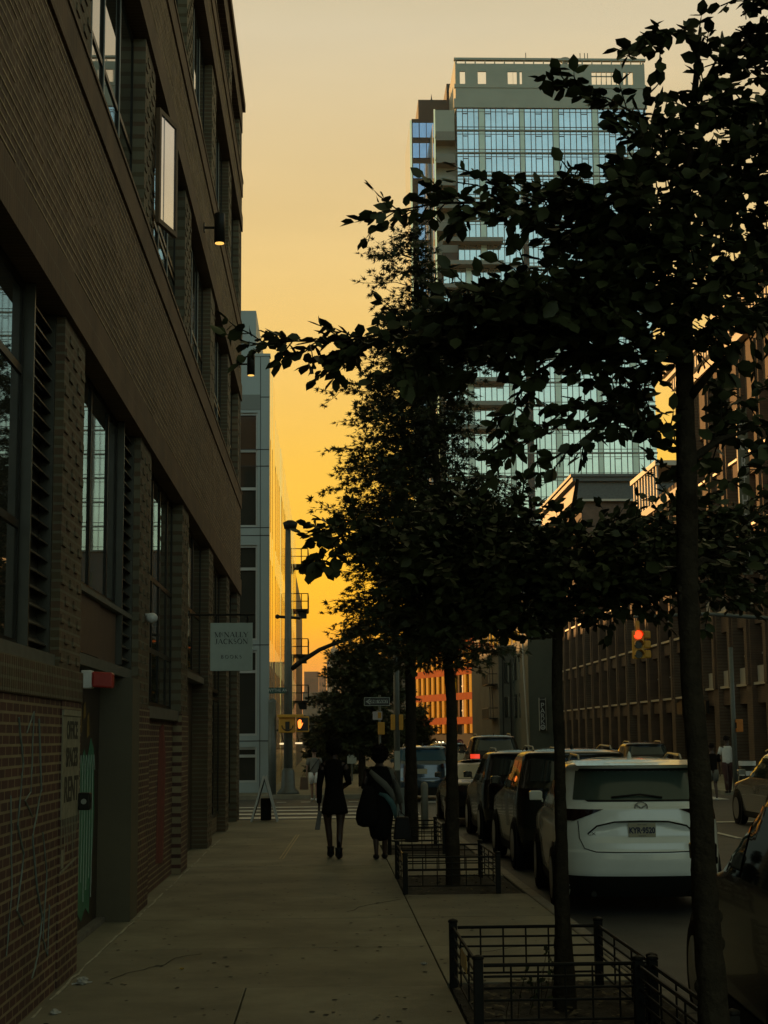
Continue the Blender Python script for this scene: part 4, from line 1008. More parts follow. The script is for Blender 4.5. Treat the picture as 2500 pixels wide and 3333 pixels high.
for (px, py, rx, ry, Y, dy, n) in ((2440, 60, 110, 110, 7.0, .3, 26), (2400, 260, 130, 120, 7.2, .4, 40), (2330, 470, 150, 140, 7.3, .5, 64), (2160, 520, 110, 80, 7.3, .3, 30),
        (2420, 650, 140, 200, 7.1, .5, 80), (2180, 720, 190, 130, 7.0, .5, 76), (1980, 690, 160, 90, 7.4, .4, 46), (2050, 900, 240, 130, 7.2, .6, 92),
        (1790, 1010, 230, 110, 7.1, .5, 78), (1560, 1030, 120, 70, 7.0, .3, 26), (2300, 960, 210, 200, 6.9, .5, 96), (1900, 1110, 230, 110, 7.3, .5, 70), (1650, 1120, 150, 70, 7.1, .4, 28),
        (1560, 1180, 100, 50, 7.2, .3, 12), (2110, 1190, 130, 90, 7.3, .4, 26), (2450, 1000, 90, 150, 7.3, .4, 34), (2430, 1310, 70, 60, 7.4, .3, 10), (2350, 1400, 110, 70, 7.5, .3, 15),
        (2420, 1500, 80, 40, 7.3, .2, 5), (2150, 1400, 60, 60, 7.3, .3, 7), (2330, 1820, 80, 70, 7.4, .3, 8), (2275, 1560, 50, 110, 7.2, .25, 9)):
    blob(K, px, py, rx, ry, Y, dy, int(n*.70), .25, 6, S1, at(2230, py+80, Y1))
for (p, q, yy) in (((2240, 1300), (2420, 1120), 7.0), ((2235, 1050), (2450, 800), 7.0), ((2230, 800), (2420, 500), 7.1), ((2245, 1500), (2440, 1400), 7.3), ((2250, 1850), (2330, 1830), 7.3)):
    limb(b, [at(*p, Y1), at((p[0]+q[0])/2, (p[1]+q[1])/2-20, yy), at(*q, yy)], [.02, .014, .006])
add(b, 'trunk', m_bark, T1, True); K.done(T1, LEAFA, m_leafA)

# ---- tree two: straight slender trunk in the nearest guard
Y2 = 11.3
T2 = root('street_tree', (1.62, Y2, -.02), 'second broad leaved street tree, slender straight trunk rising from the nearest iron guard', 'tree', 'street trees along the kerb')
b = MB(); tp = [(1838, 3300), (1832, 3000), (1826, 2700), (1822, 2450), (1812, 2250), (1815, 2080), (1835, 1900), (1860, 1700), (1880, 1560)]
pw = [78, 48, 38, 35, 35, 34, 26, 18, 10]; tr2 = [at(x, y, Y2) for x, y in tp]; limb(b, tr2, [w*Y2/FPX/2 for w in pw])
C2 = Crown(2); K = C2; S2 = .085
reach(K, [(1820, 2080), (1650, 1950), (1450, 1850), (1280, 1760), (1130, 1720), (1060, 1740)], 11.3, 10.6, 60, .28, 6, S2)
reach(K, [(1120, 1730), (1070, 1790), (1040, 1820)], 10.6, 10.5, 7, .16, 4, .12, .005, .6)
reach(K, [(1825, 2000), (1980, 1880), (2140, 1820), (2300, 1850)], 11.3, 11.6, 50, .32, 6, S2)
reach(K, [(1830, 1950), (1700, 1800), (1560, 1700), (1450, 1640)], 11.3, 11.4, 50, .3, 6, S2)
reach(K, [(1835, 1900), (1900, 1800), (1990, 1740)], 11.3, 11.2, 16, .22, 6, S2)
for (px, py, rx, ry, Y, dy, n) in ((1840, 1830, 210, 130, 11.3, .8, 120), (1620, 1860, 200, 150, 11.2, .8, 120), (1420, 1880, 150, 130, 11.0, .6, 70), (2080, 1810, 200, 105, 11.3, .8, 90), (2280, 1780, 140, 120, 11.5, .6, 56),
        (1680, 1990, 200, 60, 11.3, .6, 50), (2030, 1930, 240, 50, 11.4, .6, 46), (1480, 2050, 120, 50, 11.0, .4, 26), (1600, 1700, 200, 70, 11.4, .5, 46), (2400, 1700, 80, 130, 11.6, .5, 26), (2350, 1930, 120, 40, 11.5, .4, 18), (2190, 1690, 90, 70, 11.5, .5, 22),
        (2440, 1850, 60, 120, 11.6, .4, 16), (1250, 1760, 110, 60, 10.8, .3, 18), (1880, 2000, 90, 30, 11.3, .4, 10)):
    blob(K, px, py, rx, ry, Y, dy, int(n*1.25), .30, 7, S2, at(1830, py+60, Y2))
add(b, 'trunk', m_bark, T2, True); K.done(T2, LEAFA, m_leafA)

# ---- oaks: spiky leaves on level sprays
def oak(label, Y, tx0, base, prof, seed, size, dens, reachy=(1.0, 1.0), tw=46, grp='street trees along the kerb'):
    """prof: rows of (py, px of the left tip, px of the right tip)"""
    base_p = at(tx0[0], base, Y); T = root('oak_tree', (base_p.x, Y, -.02), label, 'tree', grp); b = MB()
    top = prof[0][0]; pts = [at(x, y, Y) for x, y in tx0[1]]; k = len(pts)
    limb(b, pts, [max(.012, tw*Y/FPX/2*(1-.9*i/(k-1))) for i in range(k)]); add(b, 'trunk', m_bark, T, True)
    C = Crown(seed); r = C.r
    def px_tr(y):
        q = tx0[1]
        for i in range(len(q)-1):
            if q[i][1] >= y >= q[i+1][1]: t = (q[i][1]-y)/(q[i][1]-q[i+1][1]); return q[i][0]*(1-t)+q[i+1][0]*t
        return q[-1][0]
    sc = Y/FPX
    for i in range(len(prof)-1):
        (ya, la, ra), (yb, lb, rb) = prof[i], prof[i+1]
        nb = max(2, int((yb-ya)*sc/.085*dens*(.55 if ya < 1000 else 1)))
        for j in range(nb):
            t = r.random(); y = ya+(yb-ya)*t; l = la+(lb-la)*t; rr = ra+(rb-ra)*t; xt = px_tr(y+15); az_ = r.uniform(0, 2*math.pi)
            half = (xt-l) if math.cos(az_) < 0 else (rr-xt); ext = half*sc*r.uniform(.62, 1.0)*(1 if abs(math.cos(az_)) > .5 else .85)
            d = np.array([math.cos(az_), math.sin(az_)*.8, r.uniform(-.05, .3)]); d = d/np.linalg.norm(d)
            p0 = np.array(at(xt, y+15, Y)); q = [p0, p0+d*ext*.5+np.array([0, 0, .03]), p0+d*ext*.93-np.array([0, 0, ext*.04])]
            C.bough([tuple(v) for v in q], max(4, int(ext/.085)), .30, 6, size, .010, .3)
        if True:
            for xx, sg in ((l, -1), (rr, 1)):          # the tips that draw the outline
                p0 = np.array(at(px_tr(ya)+sg*8, ya+20, Y)); p1 = np.array(at(la if sg < 0 else ra, ya, Y)); m = (p0+p1)/2+np.array([0, 0, .05])
                C.bough([tuple(p0), tuple(m), tuple(p1*.93+p0*.07)], max(4, int(np.linalg.norm(p1-p0)/.09)), .26, 6, size, .009, .3)
    C.done(T, LEAFB, m_leafB); return T
oak('young pin oak with spiky leaves, its trunk standing in the second iron guard', 20.6, (1470, [(1474, 2900), (1472, 2600), (1470, 2300), (1450, 2000), (1425, 1600), (1400, 1200), (1375, 950), (1350, 830)]), 2900,
    [(760, 1312, 1338), (820, 1230, 1365), (920, 1215, 1400), (1010, 1290, 1450), (1100, 1240, 1520), (1180, 1180, 1560), (1275, 1080, 1500), (1370, 1180, 1500), (1460, 1090, 1560), (1560, 1130, 1640), (1660, 1060, 1740), (1780, 1150, 1800), (1860, 1180, 1780), (1950, 1110, 1760), (2060, 1110, 1720), (2170, 1240, 1640)], 3, .14, 3.0)
oak('farther pin oak behind the shoulder bag, its trunk in the farthest iron guard', 27.3, (1338, [(1340, 2740), (1338, 2500), (1336, 2200), (1330, 1900), (1320, 1600), (1310, 1350), (1300, 1180)]), 2740,
    [(1150, 1260, 1330), (1300, 1200, 1400), (1420, 1180, 1440), (1590, 1070, 1500), (1720, 1090, 1540), (1860, 1120, 1560), (1990, 1085, 1560), (2090, 1120, 1560), (2160, 1200, 1500)], 4, .15, 2.6, tw=44)
oak('dark round street tree past the crossing, behind the ONE WAY sign', 60, (1180, [(1180, 2560), (1178, 2400), (1175, 2250), (1175, 2120)]), 2560,
    [(2085, 1120, 1240), (2130, 1065, 1330), (2200, 1060, 1340), (2270, 1015, 1350), (2340, 1010, 1330), (2400, 1000, 1320), (2440, 1020, 1300)], 5, .24, 3.6, tw=26, grp='trees past the crossing')
oak('low dark tree farther down the left pavement', 84, (1070, [(1070, 2530), (1070, 2430), (1070, 2360)]), 2530,
    [(2345, 1020, 1130), (2400, 1000, 1160), (2450, 1000, 1180), (2500, 1005, 1180), (2535, 1020, 1160)], 6, .34, 3.2, tw=14, grp='trees past the crossing')
oak('dark tree under the orange building at street end', 110, (1330, [(1330, 2520), (1330, 2420), (1330, 2330)]), 2520,
    [(2300, 1290, 1380), (2370, 1250, 1420), (2440, 1240, 1420)], 8, .38, 2.2, tw=12, grp='trees past the crossing')
# weeds in the near pit
K = Crown(9); wd = root('weed', (1.66, 10.9, 0), 'spindly weeds growing in the soil of the nearest tree pit', 'weed')
for k in range(9):
    x, y = 1.15+.1*(k % 4)+.25*(k//4), 10.7+.18*k; p = (x, y, 0); K.spray(p, (rg.uniform(-.3, .3), 0, 1), rg.uniform(.12, .34), 5, .05, .0, .003)
K.done(wd, LEAFA, m_leafA, 'leaves')
# litter and leaf scraps in the pits
b = MB(); rg = random.Random(8)
for _ in range(420):
    a, c, y0, y1 = PITS[rg.choice((0, 1, 1, 2))]; x, y = rg.uniform(a, c), rg.uniform(y0, y1); r = rg.uniform(.012, .035); t0 = rg.uniform(0, 6)
    b.face([(x+r*math.cos(t0+t), y+r*math.sin(t0+t), .012+rg.uniform(0, .02)) for t in (0, 1.6, 3.1, 4.6)])
tag(add(b, 'leaf_litter', mat('dry_leaf', (.11, .085, .045), .8, var=.5)), kind='stuff', label='dry leaves and scraps scattered in the tree pits', cat='litter')
def paper(name, px, py, Y, s, label, m, cat='litter', seed=0):
    p = at(px, py, Y); r_ = random.Random(seed); b = MB(); p.z = 0
    b.ball((p.x, p.y, s*.32), (s*.6, s*.8, s*.34), 9, 6, .3, r_)
    for k in range(3): b.prism([(p.x+r_.uniform(-s, s), p.y+r_.uniform(-s, s), .004) for _ in range(3)], (0, 0, .01))
    return tag(add(b, name, m), label, cat)
m_ppr = mat('crumpled_white', (.42, .41, .37), .8, var=.3, vscale=20)
def gy(py): return CAM_H*FPX/(py-2408)
paper('crumpled_paper', 268, 3168, 12.7, .075, 'crumpled white paper ball at the foot of the red brick wall end', m_ppr, seed=1)
paper('paper_scrap', 178, 3262, 11.35, .05, 'smaller scrap of torn white paper on the near left pavement', m_ppr, seed=2)
paper('pale_scrap', 1380, 3120, 13.5, .028, 'tiny white wrapper lying left of the nearest tree guard', m_ppr, seed=3)
paper('yellow_leaf', 592, 3126, 13.4, .02, 'small yellow leaf lying alone mid pavement', mat('yellow_leaf', (.45, .30, .05), .7), 'leaf', seed=4)
b = MB(); p = at(150, 3300, 10.9); b.lathe([(.015, 0), (.02, .01), (.012, .016)], (p.x, 10.9, 0), 8); tag(add(b, 'bottle_cap', m_fr), 'dark bottle cap near the left bottom edge of the pavement', 'bottle cap')
b = MB(); 
for k in range(2): b.prism([(-.76+k*.05, 25.2, .001), (-.74+k*.05, 25.2, .001), (-.60+k*.05, 31.5, .001), (-.62+k*.05, 31.5, .001)], (0, 0, .004))
tag(add(b, 'painted_stripe', mat('yellowed_paint', (.35, .28, .14), .6, var=.3)), 'faded yellow double line painted on the pavement', 'stripe')
# ================================================================== vehicles
m_tyre = mat('tyre', (.014, .013, .012), .9, spec=.1); m_rim = mat('rim', (.30, .30, .29), .3, .8, var=.1); m_trimb = mat('black_trim', (.011, .011, .009), .55, var=.1, spec=.2)
m_cglass = glass('car_glass', (.018, .026, .024), .03, 0, 1.7, .0); m_lens = mat('tail_lens', (.014, .005, .005), .12, var=0)
m_redon = mat('tail_on', (.6, .02, .01), .3, var=0, emit=(1, .06, .02), estr=.8)
def interp(t, z):
    if z <= t[0][0]: return t[0][1]
    for (a, u), (b_, v) in zip(t, t[1:]):
        if z <= b_: q = (z-a)/(b_-a); return u+(v-u)*q
    return t[-1][1]
SUV = dict(hw=[(.2,.86),(.3,.895),(.45,.915),(.7,.925),(.95,.925),(1.08,.912),(1.2,.885),(1.27,.865),(1.63,.765),(1.68,.71),(1.715,.56),(1.73,.3)],
    yr=[(.2,-2.12),(.3,-2.2),(.46,-2.27),(.6,-2.28),(.70,-2.275),(.72,-2.255),(.95,-2.22),(1.17,-2.19),(1.2,-2.15),(1.27,-2.10),(1.60,-1.90),(1.62,-2.02),(1.67,-1.98),(1.70,-1.80),(1.72,-1.5),(1.73,-1.1)],
    yf=[(.2,2.15),(.45,2.26),(.75,2.26),(.9,2.2),(.97,2.05),(1.05,1.45),(1.10,1.02),(1.60,.18),(1.68,-.05),(1.715,-.4),(1.73,-.8)],
    rc=.44, bow=.13, zg=(1.12, 1.56), sg=(-1.72, .78), rg_=(1.27, 1.60), r=.36, wx=(-1.36, 1.36), top=1.73, lz=(1.04, 1.17))
SEDAN = dict(hw=[(.2,.84),(.35,.89),(.6,.915),(.85,.905),(.95,.88),(1.0,.85),(1.38,.66),(1.43,.55),(1.455,.3)],
    yr=[(.2,-2.2),(.45,-2.36),(.75,-2.36),(.95,-2.28),(1.0,-2.0),(1.03,-1.72),(1.36,-.95),(1.42,-.7),(1.455,-.3)],
    yf=[(.2,2.2),(.45,2.36),(.7,2.32),(.8,2.1),(.9,1.4),(.95,.98),(1.36,.15),(1.42,-.05),(1.455,-.3)],
    rc=.32, bow=.10, zg=(.98, 1.34), sg=(-1.35, .75), rg_=(1.05, 1.34), r=.33, wx=(-1.38, 1.42), top=1.455, lz=(.78, .90))
def car(name, loc, rz, label, spec, paint, group=None, hero=False, tail=None, zscale=1.0, plate=True, glassm=None, cat='car'):
    o = root(name, loc, label, cat, group, rz); S = spec; gm = glassm or m_cglass
    hw = lambda z: interp(S['hw'], z); yr = lambda z: interp(S['yr'], z); yf = lambda z: interp(S['yf'], z); rc = S['rc']
    def rec(x, z):                                   # recess round the number plate
        if not hero: return 0
        a = max(0, min(1, (.62-abs(x))/.14)); zt_ = 1.035-.10*max(0, abs(x)-.25)/.37; q = max(0, min(1, (zt_-z)/.035))*max(0, min(1, (z-.80)/.07)); return .035*a*q
    def rear(x, z):
        h = hw(z); a = abs(x); r = min(rc, h*.9); v = S['bow']*(a/h)**2 if h > .01 else 0
        if a > h-r: v += r-math.sqrt(max(0, r*r-(a-h+r)**2))
        return yr(z)+v+rec(x, z)
    def frontf(x, z):
        h = hw(z); a = abs(x); r = min(rc, h*.9); v = S['bow']*1.6*(a/h)**2
        if a > h-r: v += r-math.sqrt(max(0, r*r-(a-h+r)**2))
        return yf(z)-v
    def sidex(y, z):
        h = hw(z); r = min(rc, h*.9); x = h-.02*(abs(y)/2.2)**2
        for d in (y-(yr(z)+S['bow']), (yf(z)-S['bow']*1.6)-y):
            if d < r: x = min(x, h-(r-math.sqrt(max(0, r*r-(r-max(0, d))**2))))
        return x
    zs = []; z = .2
    while z < S['top']-.001: zs.append(z); z += (.012 if hero and .6 < z < 1.3 else .03) if hero else .04
    zs.append(S['top'])
    nx = 26 if hero else 12
    def ring(z):
        h = hw(z); r = min(rc, h*.9); pts = []
        xs = [h*math.sin(math.pi/2*(-1+2*i/nx)) for i in range(nx+1)]
        for x in xs: pts.append((x, rear(x, z)))
        ya = pts[-1][1]; yb = frontf(h, z)
        for i in range(1, 10): y = ya+(yb-ya)*i/10; pts.append((sidex(y, z), y))
        for x in reversed(xs): pts.append((x, frontf(x, z)))
        for i in range(1, 10): y = yb+(ya-yb)*i/10; pts.append((-sidex(y, z), y))
        return pts
    b = MB(); k = None
    for z in zs:
        rr = ring(z); k = len(rr); b.v += [(x, y, z*zscale) for x, y in rr]
    for i in range(len(zs)-1):
        for j in range(k): q = i*k; b.f.append((q+j, q+(j+1) % k, q+k+(j+1) % k, q+k+j))
    b.f.append(tuple(range(k-1, -1, -1))); b.f.append(tuple((len(zs)-1)*k+j for j in range(k)))
    body = add(b, 'body', paint, o, True, True)
    def rpatch(nm, f0, f1, z0, z1, m, off=.008, nu=16, nv=5, par=body, end='r'):
        w = MB(); fn = rear if end == 'r' else frontf; sg = -1 if end == 'r' else 1
        def P(u, v):
            z = z0+(z1-z0)*v; x = f0(v)+(f1(v)-f0(v))*u; return (x*(1+.004), fn(x, z)+sg*off, z*zscale)
        w.grid(P, nu, nv); return add(w, nm, m, par, True, True)
    def spatch(nm, f0, f1, z0, z1, m, s, off=.008, nu=8, nv=4, par=body):
        w = MB()
        def P(u, v):
            z = z0+(z1-z0)*v; y = f0(v)+(f1(v)-f0(v))*u; return (s*(sidex(y, z)+off), y, z*zscale)
        w.grid(P, nu, nv); return add(w, nm, m, par, True, True)
    g0, g1 = S['rg_']; h0, h1 = hw(g0), hw(g1)
    rpatch('rear_window', lambda v: -(h0-.13+(h1-h0+.03)*v), lambda v: (h0-.13+(h1-h0+.03)*v), g0, g1, gm, .010, 20, 6)
    rpatch('windscreen', lambda v: -(h0-.10+(h1-h0)*v), lambda v: (h0-.10+(h1-h0)*v), S['zg'][0], S['zg'][1]+.01, gm, .010, 12, 4, end='f')
    z0, z1 = S['zg']; ya, yb = S['sg']
    for s in (-1, 1):
        cuts = [ya, ya+(yb-ya)*.28, ya+(yb-ya)*.62, yb]
        for i in range(3):
            a, c = cuts[i]+.03, cuts[i+1]-.03
            spatch('side_window', (lambda v, a=a: a+(.32*v if i == 0 else 0)), (lambda v, c=c: c-((.55 if i == 2 else 0)*v)), z0, z1, gm, s)
        spatch('sill_trim', lambda v: -2.0, lambda v: 2.0, .2, .34, m_trimb, s, .010, 20, 2)
        x1 = hw(1.1)-.01 if spec is SUV else hw(.85)-.01
        lz0, lz1 = S['lz']
        rpatch('tail_light', (lambda v, s=s: s*(.88-.0*v)), (lambda v, s=s: s*(.74-.32*v if hero else .58)), lz0, lz1, tail or m_lens, .012, 8, 4)
        rpatch('headlight', (lambda v, s=s: s*.86), (lambda v, s=s: s*.50), .70, .80, m_rim, .008, 8, 2, end='f')
        zm = z0+.02; w = MB(); xm = s*(.985 if spec is SUV else .965); w.prism([(xm-.08, .62, (zm+.03)*zscale), (xm+.08, .62, (zm+.03)*zscale), (xm+.085, .62, (zm+.13)*zscale), (xm+.06, .62, (zm+.15)*zscale), (xm-.06, .62, (zm+.15)*zscale), (xm-.085, .62, (zm+.13)*zscale)], (0, .13, 0)); w.box((s*.86-.05, .66, zm*zscale), (s*.93+.04, .72, (zm+.05)*zscale)); add(w, 'wing_mirror', paint, o, False, True, bevel=.015)
        for yw in S['wx']:
            r = S['r']; w = MB(); xo = s*.93
            w.lathe([(.06, 0), (r+.06, 0), (r+.06, .006), (.06, .006)], (xo-(.005 if s < 0 else .004), yw, r), 28, 'x'); add(w, 'wheel_arch', m_trimb, body, local=True)
            w = MB(); w.lathe([(r*.6, -.10), (r*.94, -.10), (r, -.07), (r, .07), (r*.94, .10), (r*.6, .10)], (s*.86, yw, r), 28, 'x'); t = add(w, 'wheel', m_tyre, o, True, True)
            w = MB(); w.lathe([(.02, s*.03), (r*.62, s*.03), (r*.66, s*.104), (r*.60, s*.104), (r*.58, s*.06)][:4], (s*.86, yw, r), 24, 'x')
            for q in range(5):
                a = 2*math.pi*q/5; dy, dz = math.cos(a), math.sin(a)
                w.prism([(s*.965, yw+.05*dy-.03*dz, r+.05*dz+.03*dy), (s*.965, yw+r*.6*dy-.03*dz, r+r*.6*dz+.03*dy), (s*.965, yw+r*.6*dy+.03*dz, r+r*.6*dz-.03*dy), (s*.965, yw+.05*dy+.03*dz, r+.05*dz-.03*dy)], (-s*.03, 0, 0))
            add(w, 'rim', m_rim, t, local=True)
    rpatch('bumper', lambda v: -.86, lambda v: .86, .2, .44, m_trimb, .012, 20, 3)
    if plate:
        zc = .94 if spec is SUV else .62; yp = rear(0, zc)-.014
        w = MB(); w.box((-.152, yp-.008, zc-.076), (.152, yp, zc+.076)); pl = add(w, 'number_plate', mat('plate', (.34, .31, .20), .5, var=.1), body, local=True)
        if hero:
            t = text('KYR·9520', 'lettering', .088, (0, yp-.0095, zc-.006), FACE, mat('plate_ink', (.015, .02, .05), .6, var=0), pl, .001, sx=.80, bold=.004); t.location = (0, yp-.0095, zc-.006)
            t = text('NEW YORK', 'lettering', .02, (0, 0, 0), FACE, MATS['plate_ink'], pl, .001); t.location = (0, yp-.0095, zc+.058)
            t = text('EXCELSIOR', 'lettering', .016, (0, 0, 0), FACE, MATS['plate_ink'], pl, .001); t.location = (0, yp-.0095, zc-.063)
    if spec is SUV:
        for s in (-1, 1):
            w = MB(); w.tube([(s*.60, -1.3, 1.70*zscale), (s*.60, -1.2, 1.755*zscale), (s*.60, -.3, 1.765*zscale), (s*.60, .05, 1.70*zscale)], .016, 6); add(w, 'roof_rail', m_rim, body, local=True)
        w = MB(); w.lathe([(.03, 0), (.022, .05), (.006, .085)], (0, -1.25, 1.715*zscale), 8); add(w, 'antenna', paint, body, local=True)
    return o, body, rear, rpatch, spatch
m_white = mat('white_paint', (.74, .78, .72), .22, var=.03, coat=.6)
m_black = mat('black_paint', (.008, .008, .007), .22, var=0, coat=.25, spec=.3)
m_grn = mat('dark_green_paint', (.012, .015, .010), .22, var=0, coat=.35, spec=.3)
m_silver = mat('silver_paint', (.24, .24, .21), .25, .35, var=.03, coat=.8)
m_bluep = mat('dark_blue_paint', (.012, .03, .045), .15, var=0, coat=1.0)
PKG = 'cars parked along the near kerb'
o, body, rear, rpatch, spatch = car('white_suv', (at(2092, 2700, 18.0).x+.137, 18.0+2.25, ZR+.0), -R(3.5), 'white hatchback suv seen from behind, number plate KYR 9520, between two trunks', SUV, m_white, PKG, hero=True, glassm=glass('smoky_rear_glass', (.05, .075, .058), .16, 0, 1.6, 0))
# wraparound black glass edge, spoiler, wiper, badge, seams
rpatch('window_border', lambda v: -(.745-.085*v-.16*max(0, .35-v)**1.5/.2-.10*max(0, v-.8)), lambda v: (.745-.085*v-.16*max(0, .35-v)**1.5/.2-.10*max(0, v-.8)), 1.25, 1.615, m_trimb, .006, 26, 12)
w = MB(); ys = rear(0, 1.66); w.grid(lambda u, v: ((u-.5)*1.40, -2.06-.03*math.cos((u-.5)*3)+.42*v, 1.655+.05*v), 16, 4); add(w, 'spoiler', m_white, body, True, True)
w = MB(); w.tube([(-.32, rear(-.32, 1.30)-.03, 1.30), (.0, rear(0, 1.315)-.035, 1.33), (.25, rear(.25, 1.30)-.03, 1.295)], .012, 6); add(w, 'wiper', m_trimb, body, local=True)
w = MB(); yb_ = rear(0, 1.19)-.012
rr0 = [(.078*math.cos(t), .062*math.sin(t)) for t in [2*math.pi*i/24 for i in range(24)]]
for i in range(24):
    (x0, z0), (x1, z1) = rr0[i], rr0[(i+1) % 24]; w.prism([(x0, yb_, 1.19+z0), (x1, yb_, 1.19+z1), (x1*.78, yb_, 1.19+z1*.78), (x0*.78, yb_, 1.19+z0*.78)], (0, -.008, 0))
for s in (-1, 1): w.prism([(0, yb_, 1.165), (s*.072, yb_, 1.215), (s*.062, yb_, 1.228), (0, yb_, 1.19)], (0, -.008, 0))
add(w, 'badge', mat('chrome', (.22, .22, .21), .2, .9, var=0), body, local=True)
def seam(pts, r=.006):
    w = MB(); w.tube([(x, rear(x, z)-.004, z) for x, z in pts], r, 4); return w
w = seam([(-.70, 1.04), (-.69, .85), (-.64, .74), (-.52, .705), (-.3, .70), (0, .698), (.3, .70), (.52, .705), (.64, .74), (.69, .85), (.70, 1.04)]); add(w, 'tailgate_seam', m_trimb, body, local=True)
w = MB(); w.tube([(x, rear(x, z)-.004, z) for x, z in [(-.6, .90), (-.5, .985), (-.3, 1.03), (0, 1.037), (.3, 1.03), (.5, .985), (.6, .90)]], .009, 4); add(w, 'handle_crease', m_trimb, body, local=True)
w = MB(); yb_ = rear(-.5, .89)-.006
text_o = text('CX', 'lettering', .05, (0, 0, 0), FACE, MATS['chrome'], body, .002, sx=1.4); text_o.location = (-.56, rear(-.56, .90)-.008, .90)
for s in (-1, 1):
    w = MB(); w.lathe([(.032, 0), (.035, .1), (.028, .1)], (s*.55, -2.18, .24), 14, 'y'); add(w, 'exhaust', m_trimb, body, local=True)
w = MB(); w.grid(lambda u, v: (-.38+u*.62, -1.9+.1*v, 1.22+v*.12), 2, 2); add(w, 'parcel_shelf', m_trimb, body, local=True)

car('black_car', (3.43, 10.0, ZR), -R(3.5), 'near black car at the bottom right corner with its door mirror sticking out', SUV, m_black, PKG)
car('dark_suv', (at(1890, 2600, 24.0).x, 26.0, ZR), 0, 'dark suv parked directly ahead of the white suv', SUV, m_grn, PKG, zscale=1.04)
car('dark_suv', (at(1725, 2600, 30.0).x+.1, 32.4, ZR), 0, 'black suv parked second ahead of the white suv, roof catching light', SUV, m_black, PKG)
car('dark_sedan', (3.62, 38.2, ZR), 0, 'low dark car parked last in the row before the crossing', SEDAN, m_black, PKG)
TRF = 'cars on the road ahead'
car('blue_car', (at(1392, 2600, 50.0).x, 52.2, ZR), R(-4), 'dark blue suv with bluish rear window waiting in the crossing, left of the red lights', SUV, m_bluep, TRF, glassm=glass('blue_rear_glass', (.01, .05, .075), .12, 0, 1.4, 0))
car('red_light_car', (at(1545, 2560, 60.0).x, 62.5, ZR), 0, 'dark car with glowing red tail lights under the yellow diamond sign', SEDAN, m_black, TRF, tail=m_redon)
car('red_light_car', (at(1465, 2560, 70).x, 72, ZR), 0, 'second car with red tail lights, farther on and half hidden by a trunk', SUV, m_black, TRF, tail=m_redon)
car('pale_car', (at(1420, 2540, 84).x, 86, ZR), 0, 'small pale car farthest along the road beside the blue suv roof', SEDAN, m_silver, TRF, tail=m_redon)
car('dark_van', (at(1620, 2500, 56).x, 58.5, ZR), 0, 'tall dark van roof seen over the parked row', SUV, m_black, TRF, zscale=1.18, tail=m_redon, cat='van')
car('silver_wagon', (9.18+.92, 34.7, ZR), 0, 'silver estate car on the far lane at the right edge', SUV, m_silver, None, zscale=.95, cat='car')
car('far_parked_car', (12.0, 62, ZR), 0, 'dark car parked beyond the crossing in front of the brick block', SUV, m_black, 'cars parked on the far side')
car('far_parked_car', (12.0, 68.5, ZR), 0, 'second dark car parked beyond the crossing before the brick block', SEDAN, m_grn, 'cars parked on the far side')

# ================================================================== people
m_skd = mat('dark_skin', (.055, .030, .020), .5, var=.1); m_skm = mat('tan_skin', (.20, .11, .07), .5, var=.1)
m_blk = mat('black_cloth', (.010, .009, .008), .9, var=.2, spec=.05); m_hair = mat('dark_hair', (.010, .008, .007), .8, spec=.1, var=.3, vscale=30, bump=.6, bscale=80)
m_wcl = mat('white_cloth', (.62, .62, .58), .8, var=.1); m_gcl = mat('grey_cloth', (.13, .13, .11), .85, var=.15); m_teal = mat('teal_cloth', (.06, .13, .13), .9, var=.15)
m_burg = mat('maroon_cloth', (.05, .018, .016), .85); m_lea = mat('black_leather', (.012, .011, .010), .5, spec=.2)
def skin(name, chains, m, parent, sub=2, rootp=None):
    """one continuous body grown round its skeleton: chains of (point, radius)"""
    vs = []; es = []; rad = []
    def vid(p, r):
        for i, q in enumerate(vs):
            if (Vector(q)-Vector(p)).length < 1e-4: return i
        vs.append(tuple(p)); rad.append(r); return len(vs)-1
    for ch in chains:
        last = None
        for p, r in ch:
            i = vid(p, r)
            if last is not None and last != i: es.append((last, i))
            last = i
    me = bpy.data.meshes.new(name); me.from_pydata(vs, es, []); me.materials.append(m)
    o = bpy.data.objects.new(name, me); COL.objects.link(o); o.parent = parent
    s = o.modifiers.new('skin', 'SKIN'); s.use_smooth_shade = True; s.branch_smoothing = .4
    for i, d in enumerate(me.skin_vertices[0].data):
        r = rad[i]; d.radius = r if isinstance(r, tuple) else (r, r); d.use_root = (i == 0)
    u = o.modifiers.new('sub', 'SUBSURF'); u.levels = sub; u.render_levels = sub
    return o
def rings(name, secs, m, parent, k=22, wob=.0, seed=0):
    """clothing: closed rings (centre x, y, z, half width, half depth)"""
    b = MB(); rg = random.Random(seed); n = 0
    for (cx, cy, cz, a, d) in secs:
        for j in range(k):
            t = 2*math.pi*j/k; q = 1+wob*math.sin(5*t+seed)*.5+rg.uniform(-wob, wob)*.3; b.v.append((cx+a*q*math.cos(t), cy+d*q*math.sin(t), cz+wob*.1*math.sin(3*t)))
    for i in range(len(secs)-1):
        for j in range(k): q = i*k; b.f.append((q+j, q+(j+1) % k, q+k+(j+1) % k, q+k+j))
    b.f.append(tuple(range(k-1, -1, -1))); q = (len(secs)-1)*k; b.f.append(tuple(q+j for j in range(k)))
    o = add(b, name, m, parent, True, True); u = o.modifiers.new('sub', 'SUBSURF'); u.levels = 1; u.render_levels = 1; return o
